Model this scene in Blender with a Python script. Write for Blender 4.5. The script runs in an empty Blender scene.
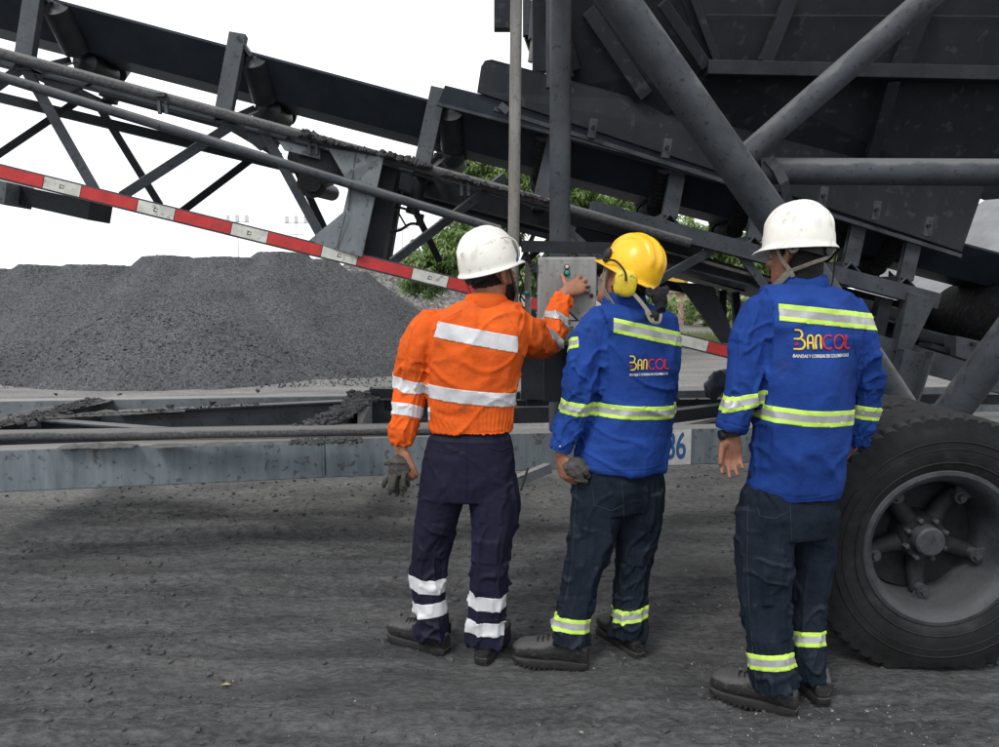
import bpy, bmesh, math, random
import numpy as np
from mathutils import Vector, Matrix
from mathutils.bvhtree import BVHTree
random.seed(7); RNG = np.random.RandomState(11)
SC = bpy.context.scene
COL = SC.collection

# ------------------------------------------------------------------ camera, sky, sun, exposure
CAMZ = 1.5; PITCH = math.radians(6.4); FPX = 740.0; CX, CY = 499.5, 373.5
cam = bpy.data.cameras.new('camera'); cam_o = bpy.data.objects.new('camera', cam); COL.objects.link(cam_o)
cam_o.location = (0, 0, CAMZ); cam_o.rotation_euler = (math.pi/2 - PITCH, 0, 0)
cam.sensor_width = 36; cam.lens = 36*FPX/999.0; cam.clip_start = 0.05; cam.clip_end = 3000
SC.camera = cam_o

SUN_EL, SUN_AZ = math.radians(50), math.radians(215)     # azimuth clockwise from +Y
w = bpy.data.worlds.new('World'); SC.world = w; w.use_nodes = True
nt = w.node_tree; N = nt.nodes; L = nt.links
for n in list(N): N.remove(n)
out = N.new('ShaderNodeOutputWorld'); bg = N.new('ShaderNodeBackground'); L.new(bg.outputs[0], out.inputs[0])
sky = N.new('ShaderNodeTexSky'); sky.sky_type = 'NISHITA'; sky.sun_disc = False
sky.sun_elevation = SUN_EL; sky.sun_rotation = SUN_AZ
sc_ = N.new('ShaderNodeVectorMath'); sc_.operation = 'SCALE'; sc_.inputs['Scale'].default_value = 0.08
L.new(sky.outputs[0], sc_.inputs[0])
tc = N.new('ShaderNodeTexCoord'); no = N.new('ShaderNodeTexNoise'); no.inputs['Scale'].default_value = 1.6; no.inputs['Detail'].default_value = 5
L.new(tc.outputs['Generated'], no.inputs['Vector'])
rp = N.new('ShaderNodeValToRGB'); rp.color_ramp.elements[0].color = (1.30, 1.33, 1.38, 1); rp.color_ramp.elements[1].color = (1.66, 1.66, 1.66, 1)
rp.color_ramp.elements[0].position = .3; rp.color_ramp.elements[1].position = .7
L.new(no.outputs['Fac'], rp.inputs[0])
mx = N.new('ShaderNodeMixRGB'); mx.inputs[0].default_value = 0.88
L.new(sc_.outputs[0], mx.inputs[1]); L.new(rp.outputs[0], mx.inputs[2]); L.new(mx.outputs[0], bg.inputs[0])
bg.inputs[1].default_value = 1.0
sl = bpy.data.lights.new('sun', 'SUN'); sl.energy = 1.9; sl.angle = math.radians(16); sl.color = (1, .97, .93)
so = bpy.data.objects.new('sun', sl); COL.objects.link(so)
sd = Vector((math.sin(SUN_AZ)*math.cos(SUN_EL), math.cos(SUN_AZ)*math.cos(SUN_EL), math.sin(SUN_EL)))
so.rotation_euler = sd.to_track_quat('Z', 'Y').to_euler(); so.location = sd*30
SC.view_settings.view_transform = 'Standard'; SC.view_settings.look = 'None'
SC.view_settings.exposure = 0.06; SC.view_settings.gamma = 1.0; SC.view_settings.use_curve_mapping = False
SC.render.engine = 'CYCLES'

# ------------------------------------------------------------------ placing helpers
cp, sp = math.cos(PITCH), math.sin(PITCH)
CAM = Vector((0, 0, CAMZ))
def ray(px, py):
    a, b = (px-CX)/FPX, (CY-py)/FPX
    return Vector((a, cp + b*sp, -sp + b*cp))
def W(px, py, Y):
    d = ray(px, py); return CAM + d*(Y/d.y)
def H(px, py, z):
    d = ray(px, py); return CAM + d*((z-CAMZ)/d.z)
def G(px, py): return H(px, py, 0)
def mpp(P):                          # metres per photo pixel at a point
    return ((P-CAM).dot(Vector((0, cp, -sp))))/FPX

# ------------------------------------------------------------------ noise (numpy)
def _h(ix, iy, iz, seed):
    n = (ix*374761393 + iy*668265263 + iz*2147483647 + seed*974634777) & 0xffffffff
    n = ((n ^ (n >> 13))*1274126177) & 0xffffffff
    n = (n ^ (n >> 16)) & 0xffffffff
    n = (n*2246822519) & 0xffffffff
    return ((n ^ (n >> 15)) & 0xffff)/32767.5 - 1.0
def vn(p, seed=0):
    p = np.asarray(p, dtype=np.float64); i = np.floor(p).astype(np.int64); f = p - i
    u = f*f*f*(f*(f*6-15)+10)
    r = 0
    for dx in (0, 1):
        wx = u[:, 0] if dx else 1-u[:, 0]
        for dy in (0, 1):
            wy = u[:, 1] if dy else 1-u[:, 1]
            for dz in (0, 1):
                wz = u[:, 2] if dz else 1-u[:, 2]
                r = r + wx*wy*wz*_h(i[:, 0]+dx, i[:, 1]+dy, i[:, 2]+dz, seed)
    return r
def fbm(p, octv=3, seed=0):
    r = 0; a = 1; s = 1.0
    for k in range(octv):
        r = r + a*vn(np.asarray(p)*s, seed+k*17); a *= .5; s *= 2.03
    return r
def ridge(n, k=1.0): return 1 - 2*np.power(np.abs(n), k)

# ------------------------------------------------------------------ materials
def mat(name, col, rough=.7, col2=None, scale=6, detail=6, bump=0.0, bscale=60, metal=0, stretch=(1, 1, 1), lo=.35, hi=.65,
        speck=None, speck_amt=.0, speck_scale=90, sheen=0, coat=0, dust=None, dust_amt=0, voro=0, spec=.3):
    m = bpy.data.materials.new(name); m.use_nodes = True; t = m.node_tree; n = t.nodes; l = t.links
    b = n['Principled BSDF']; b.inputs['Roughness'].default_value = rough; b.inputs['Metallic'].default_value = metal; b.inputs['Specular IOR Level'].default_value = spec
    if sheen: b.inputs['Sheen Weight'].default_value = sheen
    if coat: b.inputs['Coat Weight'].default_value = coat; b.inputs['Coat Roughness'].default_value = .25
    c = n.new('ShaderNodeTexCoord'); mp = n.new('ShaderNodeMapping'); mp.inputs['Scale'].default_value = stretch
    l.new(c.outputs['Object'], mp.inputs['Vector'])
    cur = None
    col2 = col2 or tuple(x*.8 for x in col)
    nz = n.new('ShaderNodeTexNoise'); nz.inputs['Scale'].default_value = scale; nz.inputs['Detail'].default_value = detail
    nz.inputs['Roughness'].default_value = .62
    l.new(mp.outputs[0], nz.inputs['Vector'])
    r = n.new('ShaderNodeValToRGB'); r.color_ramp.elements[0].position = lo; r.color_ramp.elements[1].position = hi
    r.color_ramp.elements[0].color = (*col2, 1); r.color_ramp.elements[1].color = (*col, 1)
    l.new(nz.outputs['Fac'], r.inputs[0]); cur = r.outputs[0]
    if voro:
        v = n.new('ShaderNodeTexVoronoi'); v.inputs['Scale'].default_value = voro
        l.new(mp.outputs[0], v.inputs['Vector'])
        sep = n.new('ShaderNodeSeparateColor'); l.new(v.outputs['Color'], sep.inputs[0])
        rr = n.new('ShaderNodeValToRGB'); rr.color_ramp.elements[0].color = (.45, .45, .45, 1); rr.color_ramp.elements[1].color = (1.7, 1.7, 1.7, 1)
        l.new(sep.outputs[0], rr.inputs[0])
        mm = n.new('ShaderNodeMixRGB'); mm.blend_type = 'MULTIPLY'; mm.inputs[0].default_value = 1
        l.new(cur, mm.inputs[1]); l.new(rr.outputs[0], mm.inputs[2]); cur = mm.outputs[0]
    if speck:
        n2 = n.new('ShaderNodeTexNoise'); n2.inputs['Scale'].default_value = speck_scale; n2.inputs['Detail'].default_value = 3
        l.new(c.outputs['Object'], n2.inputs['Vector'])
        r2 = n.new('ShaderNodeValToRGB'); r2.color_ramp.elements[0].position = .60; r2.color_ramp.elements[1].position = .68
        r2.color_ramp.elements[0].color = (0, 0, 0, 1); r2.color_ramp.elements[1].color = (speck_amt,)*3+(1,)
        l.new(n2.outputs['Fac'], r2.inputs[0])
        m2 = n.new('ShaderNodeMixRGB'); l.new(r2.outputs[0], m2.inputs[0]); l.new(cur, m2.inputs[1]); m2.inputs[2].default_value = (*speck, 1); cur = m2.outputs[0]
    if dust:
        # dust that has settled on upward faces
        ge = n.new('ShaderNodeNewGeometry'); sx = n.new('ShaderNodeSeparateXYZ'); l.new(ge.outputs['Normal'], sx.inputs[0])
        n3 = n.new('ShaderNodeTexNoise'); n3.inputs['Scale'].default_value = 9; n3.inputs['Detail'].default_value = 6
        l.new(c.outputs['Object'], n3.inputs['Vector'])
        ad = n.new('ShaderNodeMath'); ad.operation = 'MULTIPLY_ADD'; l.new(n3.outputs['Fac'], ad.inputs[0]); ad.inputs[1].default_value = .9; l.new(sx.outputs['Z'], ad.inputs[2])
        r3 = n.new('ShaderNodeValToRGB'); r3.color_ramp.elements[0].position = .75; r3.color_ramp.elements[1].position = 1.25 if False else 1.0
        r3.color_ramp.elements[0].color = (0, 0, 0, 1); r3.color_ramp.elements[1].color = (dust_amt,)*3+(1,)
        l.new(ad.outputs[0], r3.inputs[0])
        m3 = n.new('ShaderNodeMixRGB'); l.new(r3.outputs[0], m3.inputs[0]); l.new(cur, m3.inputs[1]); m3.inputs[2].default_value = (*dust, 1); cur = m3.outputs[0]
    l.new(cur, b.inputs['Base Color'])
    if bump:
        n4 = n.new('ShaderNodeTexNoise'); n4.inputs['Scale'].default_value = bscale; n4.inputs['Detail'].default_value = 6; n4.inputs['Roughness'].default_value = .65
        l.new(mp.outputs[0], n4.inputs['Vector'])
        bp = n.new('ShaderNodeBump'); bp.inputs['Strength'].default_value = bump; bp.inputs['Distance'].default_value = .01
        l.new(n4.outputs['Fac'], bp.inputs['Height']); l.new(bp.outputs[0], b.inputs['Normal'])
    return m
DUST = (.15, .15, .15)
M = {}
M['steel'] = mat('painted_steel', (.058, .067, .078), .62, (.032, .038, .045), 5, bump=.25, bscale=45, speck=(.02, .018, .016), speck_amt=.8, speck_scale=38, dust=DUST, dust_amt=.7)
M['steel_light'] = mat('grey_painted_steel', (.17, .19, .205), .65, (.105, .12, .135), 4, bump=.3, bscale=30, stretch=(1.6, 1.6, .7), speck=(.045, .04, .038), speck_amt=.7, speck_scale=30, dust=(.22, .215, .2), dust_amt=.9)
M['beam'] = mat('streaked_grey_paint', (.155, .185, .205), .7, (.095, .115, .13), 7, bump=.35, bscale=40, stretch=(2.2, 2.2, .35), lo=.3, hi=.62, speck=(.05, .045, .04), speck_amt=.7, speck_scale=26, dust=(.2, .195, .185), dust_amt=1)
M['steel_dark'] = mat('dark_steel', (.020, .023, .028), .6, (.011, .012, .015), 6, bump=.25, bscale=50, dust=(.08, .08, .08), dust_amt=.6, spec=.18)
M['hopper'] = mat('hopper_plate', (.024, .028, .034), .6, (.015, .018, .022), 3.5, bump=.2, bscale=25, stretch=(1, 1, .5), speck=(.08, .085, .09), speck_amt=.35, speck_scale=16, spec=.18)
M['galv'] = mat('galvanised_pipe', (.21, .205, .19), .6, (.13, .125, .115), 9, bump=.35, bscale=80, stretch=(2, 2, .5), speck=(.06, .05, .045), speck_amt=.6, speck_scale=60)
M['rust_pipe'] = mat('coal_stained_pipe', (.10, .10, .105), .8, (.045, .047, .05), 60, bump=.6, bscale=90, dust=(.17, .165, .16), dust_amt=.8)
M['belt'] = mat('rubber_belt', (.032, .040, .054), .5, (.020, .026, .036), 5, bump=.2, bscale=20, speck=(.03, .035, .045), speck_amt=.4, speck_scale=22, spec=.18)
M['belt_black'] = mat('coal_black_rubber', (.012, .013, .015), .8, (.006, .006, .007), 9, bump=.9, bscale=30, speck=(.06, .06, .065), speck_amt=.5, speck_scale=26, spec=.15)
M['roller'] = mat('roller_steel', (.04, .045, .05), .45, (.022, .025, .028), 8, bump=.15, bscale=60, metal=.3, dust=(.09, .09, .09), dust_amt=.5)
M['rubber'] = mat('tyre_rubber', (.016, .0165, .018), .8, (.009, .0095, .010), 7, bump=.5, bscale=50, speck=(.028, .029, .030), speck_amt=.35, speck_scale=9, dust=(.05, .05, .052), dust_amt=.4, spec=.18)
M['rim'] = mat('rim_paint', (.052, .058, .065), .6, (.026, .029, .033), 8, bump=.3, bscale=60, speck=(.02, .019, .018), speck_amt=.7, speck_scale=45, dust=(.08, .08, .082), dust_amt=.5)
M['hub'] = mat('hub_iron', (.016, .017, .019), .7, (.009, .010, .011), 14, bump=.4, bscale=60)
M['boxgrey'] = mat('weathered_box_paint', (.25, .257, .255), .6, (.18, .186, .184), 10, bump=.12, bscale=60, stretch=(2.5, 2.5, .5), lo=.32, hi=.6, speck=(.09, .09, .085), speck_amt=.5, speck_scale=50)
M['red'] = mat('red_tape', (.50, .035, .035), .45, (.34, .028, .028), 14, bump=.1, speck=(.06, .04, .04), speck_amt=.45, speck_scale=28)
M['white_tape'] = mat('silver_tape', (.60, .60, .56), .45, (.42, .42, .39), 14, bump=.1, speck=(.14, .13, .12), speck_amt=.6, speck_scale=30)
M['black'] = mat('black_plastic', (.016, .016, .017), .5, bump=.1)
M['ink'] = mat('black_print', (.02, .02, .02), .6)
M['white_print'] = mat('white_sticker', (.58, .58, .55), .5, (.42, .42, .4), 30)
M['blue_print'] = mat('blue_digits', (.035, .12, .30), .55, (.02, .07, .2), 20)
M['green_button'] = mat('green_button', (.02, .28, .24), .3); M['cream_button'] = mat('cream_button', (.55, .55, .5), .3)
M['coal'] = mat('coal_lumps', (.075, .076, .08), .85, (.03, .03, .033), 30, bump=.6, bscale=120)
M['coal_pile'] = mat('crushed_coal', (.074, .075, .080), .95, (.056, .057, .061), .7, bump=.7, bscale=60, voro=48, spec=.1)
M['brown_pile'] = mat('brown_gravel', (.125, .122, .118), .95, (.078, .077, .076), 1.2, bump=.8, bscale=20, voro=14, spec=.1, speck=(.4, .36, .28), speck_amt=.5, speck_scale=7)
M['pale_pile'] = mat('pale_dust_pile', (.22, .225, .235), .95, (.17, .175, .18), 1.0, bump=.4, bscale=9, spec=.1)
M['pebble_dark'] = mat('dark_pebbles', (.085, .085, .088), .9, (.04, .04, .042), 40, bump=.4)
M['pebble_pale'] = mat('pale_chips', (.30, .29, .27), .9, (.18, .175, .165), 50)
M['skin'] = mat('skin_warm', (.33, .155, .095), .5, (.24, .105, .065), 22, bump=.12, bscale=180)
M['skin2'] = mat('skin_tan', (.27, .125, .08), .5, (.19, .085, .055), 22, bump=.12, bscale=180)
M['hair'] = mat('black_hair', (.013, .011, .010), .65, (.006, .005, .005), 80, bump=.9, bscale=400)
M['eye'] = mat('eye_white', (.7, .68, .64), .2)
M['orange'] = mat('orange_cotton', (.74, .130, .022), .8, (.58, .088, .014), 4, bump=.6, bscale=26, speck=(.40, .095, .03), speck_amt=.40, speck_scale=6, spec=.08)
M['navy'] = mat('navy_cotton', (.017, .017, .036), .9, (.010, .010, .021), 6, bump=.6, bscale=26, dust=(.05, .05, .055), dust_amt=.2, spec=.08)
M['denim'] = mat('dark_denim', (.014, .020, .031), .9, (.007, .011, .018), 9, bump=.6, bscale=30, dust=(.05, .055, .06), dust_amt=.2, spec=.08)
M['blue'] = mat('royal_blue_cotton', (.019, .058, .262), .88, (.011, .034, .160), 3, bump=.6, bscale=26, speck=(.022, .040, .125), speck_amt=.45, speck_scale=5, spec=.08)
M['blue_dark'] = mat('cuff_blue', (.012, .04, .20), .8, (.008, .028, .13), 9, bump=.3, bscale=30, spec=.08)
M['silver'] = mat('reflective_silver', (.42, .43, .43), .42, (.30, .31, .31), 16, bump=.18, bscale=30, metal=.25)
M['silver_bright'] = mat('reflective_white', (.66, .67, .69), .4, (.48, .49, .51), 12, bump=.15, bscale=30)
M['lime'] = mat('lime_tape', (.56, .80, .12), .5, (.42, .64, .09), 14, bump=.1)
M['helmet_white'] = mat('white_helmet_shell', (.80, .79, .73), .33, (.68, .67, .61), 6, coat=.2, bump=.03, bscale=8, speck=(.40, .38, .33), speck_amt=.6, speck_scale=30)
M['helmet_yellow'] = mat('yellow_helmet_shell', (.86, .50, .015), .33, (.76, .41, .012), 6, coat=.2, bump=.03, bscale=8, speck=(.45, .26, .03), speck_amt=.4, speck_scale=42)
M['muff'] = mat('yellow_muff_shell', (.72, .56, .04), .5, (.52, .38, .03), 18, bump=.15, speck=(.12, .09, .02), speck_amt=.75, speck_scale=34)
M['webbing'] = mat('khaki_webbing', (.25, .235, .18), .85, (.17, .16, .12), 30, bump=.5, bscale=220)
M['leather'] = mat('dusty_leather', (.026, .025, .025), .55, (.014, .014, .014), 18, bump=.7, bscale=70, speck=(.06, .06, .06), speck_amt=.6, speck_scale=55, dust=(.09, .09, .09), dust_amt=.7)
M['sole'] = mat('boot_sole', (.018, .018, .018), .8, (.010, .010, .010), 20, bump=.3, dust=(.07, .07, .07), dust_amt=.5)
M['glove'] = mat('grey_glove', (.075, .074, .066), .85, (.035, .034, .031), 26, bump=.5, bscale=90)
M['logo_yellow'] = mat('yellow_embroidery', (.78, .58, .12), .7, (.62, .44, .08), 60, bump=.3, bscale=300)
M['logo_red'] = mat('red_embroidery', (.55, .025, .05), .7, (.42, .02, .04), 60, bump=.3, bscale=300)
M['logo_white'] = mat('white_thread', (.72, .70, .62), .7)
M['bark'] = mat('bark', (.10, .085, .07), .9, (.05, .042, .035), 12, bump=.7, bscale=30)
for i, (c1, c2) in enumerate([((.25, .36, .13), (.17, .27, .09)), ((.42, .52, .26), (.32, .42, .18)), ((.13, .20, .07), (.09, .14, .05))]):
    M['leaf%d' % i] = mat('leaf_green_%s' % ['mid', 'pale', 'deep'][i], c1, .45, c2, 3)
    M['leaf%d' % i].node_tree.nodes['Principled BSDF'].inputs['Subsurface Weight'].default_value = 0
for i in range(3):
    t_ = M['leaf%d' % i].node_tree; pb = t_.nodes['Principled BSDF']; tl_ = t_.nodes.new('ShaderNodeBsdfTranslucent'); mx_ = t_.nodes.new('ShaderNodeMixShader'); mx_.inputs[0].default_value = .45
    src = pb.inputs['Base Color'].links[0].from_socket; t_.links.new(src, tl_.inputs['Color']); t_.links.new(pb.outputs[0], mx_.inputs[1]); t_.links.new(tl_.outputs[0], mx_.inputs[2])
    t_.links.new(mx_.outputs[0], [n_ for n_ in t_.nodes if n_.type == 'OUTPUT_MATERIAL'][0].inputs[0])
M['stitch'] = mat('faded_seam', (.030, .037, .050), .9, (.014, .019, .028), 60)
M['grass'] = mat('dry_grass', (.16, .19, .07), .8, (.10, .12, .05), 5)
M['wall_pink'] = mat('pink_wall', (.42, .27, .24), .8, (.36, .23, .2), 1); M['wall_cream'] = mat('cream_wall', (.5, .46, .38), .8, (.45, .41, .34), 1)
M['roof'] = mat('roof_sheet', (.3, .24, .2), .8); M['mast'] = mat('hazed_mast_grey', (.60, .61, .63), .7)  # mast tone paled, distance haze painted into the colour
M['yellow_paint'] = mat('yellow_machine', (.55, .38, .05), .6, (.4, .28, .04), 2)

# ------------------------------------------------------------------ objects
def meta(o, label=None, cat=None, group=None, kind=None):
    if label: o['label'] = label
    if cat: o['category'] = cat
    if group: o['group'] = group
    if kind: o['kind'] = kind
    return o
WLOC = {}
def empty(name, loc=(0, 0, 0), parent=None):
    o = bpy.data.objects.new(name, None); o.location = loc; o.empty_display_size = .1; COL.objects.link(o); WLOC[o.name] = Vector(loc)
    if parent is not None:
        o.parent = parent; o.matrix_parent_inverse = Matrix.Translation(-WLOC.get(parent.name, Vector((0, 0, 0))))
    return o
def link_mesh(name, me, mats, parent=None, smooth=True):
    for m in (mats if isinstance(mats, (list, tuple)) else [mats]): me.materials.append(m)
    o = bpy.data.objects.new(name, me); COL.objects.link(o)
    if smooth is True: me.polygons.foreach_set('use_smooth', [True]*len(me.polygons))
    elif smooth == 'auto':
        me.polygons.foreach_set('use_smooth', [True]*len(me.polygons))
        try: me.set_sharp_from_angle(angle=math.radians(35))
        except Exception: pass
    if parent is not None:
        o.parent = parent
        o.matrix_parent_inverse = Matrix.Translation(-WLOC.get(parent.name, Vector((0, 0, 0))))
    return o
class MB:
    def __init__(s): s.v = []; s.f = []; s.m = []
    def add(s, vs, fs, mi=0):
        b = len(s.v); s.v += [tuple(v) for v in vs]; s.f += [tuple(i+b for i in f) for f in fs]; s.m += [mi]*len(fs)
    def loft(s, rings, mi=0, caps=True, closed=False):
        n = len(rings[0]); vs = [p for r in rings for p in r]; fs = []
        R = len(rings)
        for i in range(R if closed else R-1):
            j = (i+1) % R
            for k in range(n):
                k2 = (k+1) % n; fs.append((i*n+k, i*n+k2, j*n+k2, j*n+k))
        if caps and not closed:
            fs.append(tuple(range(n-1, -1, -1))); fs.append(tuple((R-1)*n+k for k in range(n)))
        s.add(vs, fs, mi)
    def tube(s, pts, r, n=16, mi=0, ref=None, sub=0, caps=True):
        pts = [Vector(p) for p in pts]
        rr = [x if isinstance(x, (tuple, list)) else (x, x) for x in (r if isinstance(r, (list, tuple)) else [r]*len(pts))]
        if sub: pts, rr = crom(pts, rr, sub)
        rings = []; ref = Vector(ref) if ref else None
        for i, p in enumerate(pts):
            t = (pts[min(i+1, len(pts)-1)] - pts[max(i-1, 0)]).normalized()
            if ref is None: ref = Vector((1, 0, 0)) if abs(t.x) < .8 else Vector((0, 0, 1))
            a = (ref - t*ref.dot(t)).normalized(); b = t.cross(a); ref = a
            rings.append([p + a*rr[i][0]*math.cos(2*math.pi*k/n) + b*rr[i][1]*math.sin(2*math.pi*k/n) for k in range(n)])
        s.loft(rings, mi, caps)
    def prism(s, poly, d, mi=0):            # polygon + offset vector
        n = len(poly); d = Vector(d); vs = [Vector(p) for p in poly] + [Vector(p)+d for p in poly]
        fs = [tuple(range(n-1, -1, -1)), tuple(range(n, 2*n))] + [(k, (k+1) % n, n+(k+1) % n, n+k) for k in range(n)]
        s.add(vs, fs, mi)
    def bar(s, A, B, w, h, up=(0, 0, 1), prof='box', t=.008, mi=0):
        A, B = Vector(A), Vector(B); d = (B-A).normalized(); u = Vector(up); u = (u-d*u.dot(d)).normalized(); r = d.cross(u)
        if prof == 'box': P = [(-w/2, -h/2), (w/2, -h/2), (w/2, h/2), (-w/2, h/2)]
        elif prof == 'L': P = [(-w/2, -h/2), (w/2, -h/2), (w/2, -h/2+t), (-w/2+t, -h/2+t), (-w/2+t, h/2), (-w/2, h/2)]
        elif prof == 'U': P = [(-w/2, -h/2), (w/2, -h/2), (w/2, -h/2+t), (-w/2+t, -h/2+t), (-w/2+t, h/2-t), (w/2, h/2-t), (w/2, h/2), (-w/2, h/2)]
        elif prof == 'I': P = [(-w/2, -h/2), (w/2, -h/2), (w/2, -h/2+t), (t/2, -h/2+t), (t/2, h/2-t), (w/2, h/2-t), (w/2, h/2), (-w/2, h/2), (-w/2, h/2-t), (-t/2, h/2-t), (-t/2, -h/2+t), (-w/2, -h/2+t)]
        s.prism([A + r*x + u*y for x, y in P], B-A, mi)
    def box(s, c, sx, sy, sz, mi=0, R=None):
        c = Vector(c); vs = []
        for z in (-1, 1):
            for x, y in ((-1, -1), (1, -1), (1, 1), (-1, 1)):
                v = Vector((x*sx/2, y*sy/2, z*sz/2)); vs.append(c + (R @ v if R else v))
        s.add(vs, [(3, 2, 1, 0), (4, 5, 6, 7), (0, 1, 5, 4), (1, 2, 6, 5), (2, 3, 7, 6), (3, 0, 4, 7)], mi)
    def ball(s, c, r, n=12, R=None, mi=0):
        c = Vector(c); r = r if isinstance(r, (tuple, list)) else (r, r, r); rings = []
        for i in range(1, n):
            ph = math.pi*i/n
            rings.append([c + (R @ Vector((r[0]*math.sin(ph)*math.cos(2*math.pi*k/(2*n)), r[1]*math.sin(ph)*math.sin(2*math.pi*k/(2*n)), r[2]*math.cos(ph))) if R else
                          Vector((r[0]*math.sin(ph)*math.cos(2*math.pi*k/(2*n)), r[1]*math.sin(ph)*math.sin(2*math.pi*k/(2*n)), r[2]*math.cos(ph)))) for k in range(2*n)])
        s.loft(rings, mi)
    def mesh(s, name):
        me = bpy.data.meshes.new(name); me.from_pydata(s.v, [], s.f)
        me.polygons.foreach_set('material_index', s.m)
        bm = bmesh.new(); bm.from_mesh(me); bmesh.ops.recalc_face_normals(bm, faces=bm.faces); bm.to_mesh(me); bm.free(); me.update(); return me
    def obj(s, name, mats, parent=None, smooth='auto', bevel=0):
        o = link_mesh(name, s.mesh(name), mats, parent, smooth)
        if bevel:
            b = o.modifiers.new('bevel', 'BEVEL'); b.width = bevel; b.segments = 2; b.limit_method = 'ANGLE'; b.angle_limit = math.radians(40)
        return o
def crom(pts, rr, sub):
    P = [pts[0]*2-pts[1]] + pts + [pts[-1]*2-pts[-2]]; R = [rr[0]] + rr + [rr[-1]]; op = []; orr = []
    for i in range(1, len(P)-2):
        for k in range(sub):
            t = k/sub
            f = lambda a, b, c, d: .5*((2*b) + (c-a)*t + (2*a-5*b+4*c-d)*t*t + (-a+3*b-3*c+d)*t*t*t)
            op.append(f(P[i-1], P[i], P[i+1], P[i+2])); orr.append((f(R[i-1][0], R[i][0], R[i+1][0], R[i+2][0]), f(R[i-1][1], R[i][1], R[i+1][1], R[i+2][1])))
    op.append(pts[-1]); orr.append(rr[-1]); return op, orr
def rocks(name, centers, sizes, material, label=None, parent=None, kind='stuff', cat=None):
    n = len(centers)
    bmi = bmesh.new(); bmesh.ops.create_icosphere(bmi, subdivisions=1, radius=1)
    bv = np.array([v.co[:] for v in bmi.verts]); bf = np.array([[v.index for v in f.verts] for f in bmi.faces]); bmi.free()
    V = bv[None]*(1+.35*(RNG.rand(n, len(bv), 1)-.5)*2)
    sc = .55+.9*RNG.rand(n, 1, 3); V = V*sc*np.asarray(sizes)[:, None, None]
    a = RNG.rand(n)*6.28; c, s_ = np.cos(a), np.sin(a)
    X = V[:, :, 0]*c[:, None]-V[:, :, 1]*s_[:, None]; Yy = V[:, :, 0]*s_[:, None]+V[:, :, 1]*c[:, None]
    V = np.stack([X, Yy, V[:, :, 2]*.75], 2) + np.asarray(centers)[:, None, :]
    F = (bf[None]+(np.arange(n)*len(bv))[:, None, None]).reshape(-1, 3)
    me = bpy.data.meshes.new(name); me.from_pydata(V.reshape(-1, 3).tolist(), [], F.tolist()); me.update()
    o = link_mesh(name, me, material, parent, smooth=False); meta(o, label, cat, None, kind); return o
# ================================================================== GROUND
def gh(x, y):
    p = np.stack([x, y, np.zeros_like(x)], 1)
    near = np.exp(-np.maximum(0, np.hypot(x, y-4)-5)/6)
    z = .018*vn(p*.7, 1) + .012*vn(p*2.1, 2)
    q = np.stack([x*.8 + .25*y, y*8 + 1.2*vn(p*1.0, 9), np.zeros_like(x)], 1)
    rut = vn(q, 3); z = z + .0150*rut*(0.4+.6*(vn(p*.8, 5) > -.2))
    q2 = np.stack([x*1.3-.4*y, y*19+x*2, np.zeros_like(x)], 1); z = z + .0065*vn(q2, 4)
    z = z + .0050*vn(p*13, 6) + .007*np.maximum(0, vn(p*24, 7)-.2) + .0050*np.maximum(0, vn(p*44, 17)-.15) + .0032*vn(p*62, 8)*(.4+.6*(vn(p*1.5, 27) > -.1))
    # tyre tracks pressed into the fines
    for (y0, sl_, wd, ph) in ((2.35, .05, .26, 0), (2.72, .05, .22, 1), (3.55, -.04, .25, 2), (4.45, .07, .28, 3), (4.95, .07, .24, 4)):
        yy = (y - y0 - sl_*x - .05*np.sin(x*.9+ph))/wd; inside = np.clip((1-np.abs(yy)*2)*6, 0, 1); edge = np.exp(-((np.abs(yy)*2-1.08)/.10)**2)
        lug = np.sign(np.sin(x*58 + np.abs(yy)*9*(1 if ph % 2 else -1)))*.5; patch = np.clip(.35+1.3*vn(p*np.array([.9, 2.5, 1]), 90+ph), 0, 1)
        z = z + patch*(-.014*inside + .008*lug*inside + .012*edge)
    return z*near - .008
def axis(lo, hi, step, far_lo, far_hi, g=1.14):
    a = list(np.arange(lo, hi+1e-6, step)); s = step; x = hi
    while x < far_hi: s *= g; x += s; a.append(x)
    s = step; x = lo; pre = []
    while x > far_lo: s *= g; x -= s; pre.append(x)
    return np.array(pre[::-1]+a)
def grid_mesh(name, xs, ys, zf, material, parent=None):
    XX, YY = np.meshgrid(xs, ys); x = XX.ravel(); y = YY.ravel(); z = zf(x, y)
    nx, ny = len(xs), len(ys); i = np.arange(ny-1)[:, None]*nx + np.arange(nx-1)[None]
    F = np.stack([i, i+1, i+nx+1, i+nx], 2).reshape(-1, 4)
    me = bpy.data.meshes.new(name); me.from_pydata(np.stack([x, y, z], 1).tolist(), [], F.tolist()); me.update()
    return link_mesh(name, me, material, parent)
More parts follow.
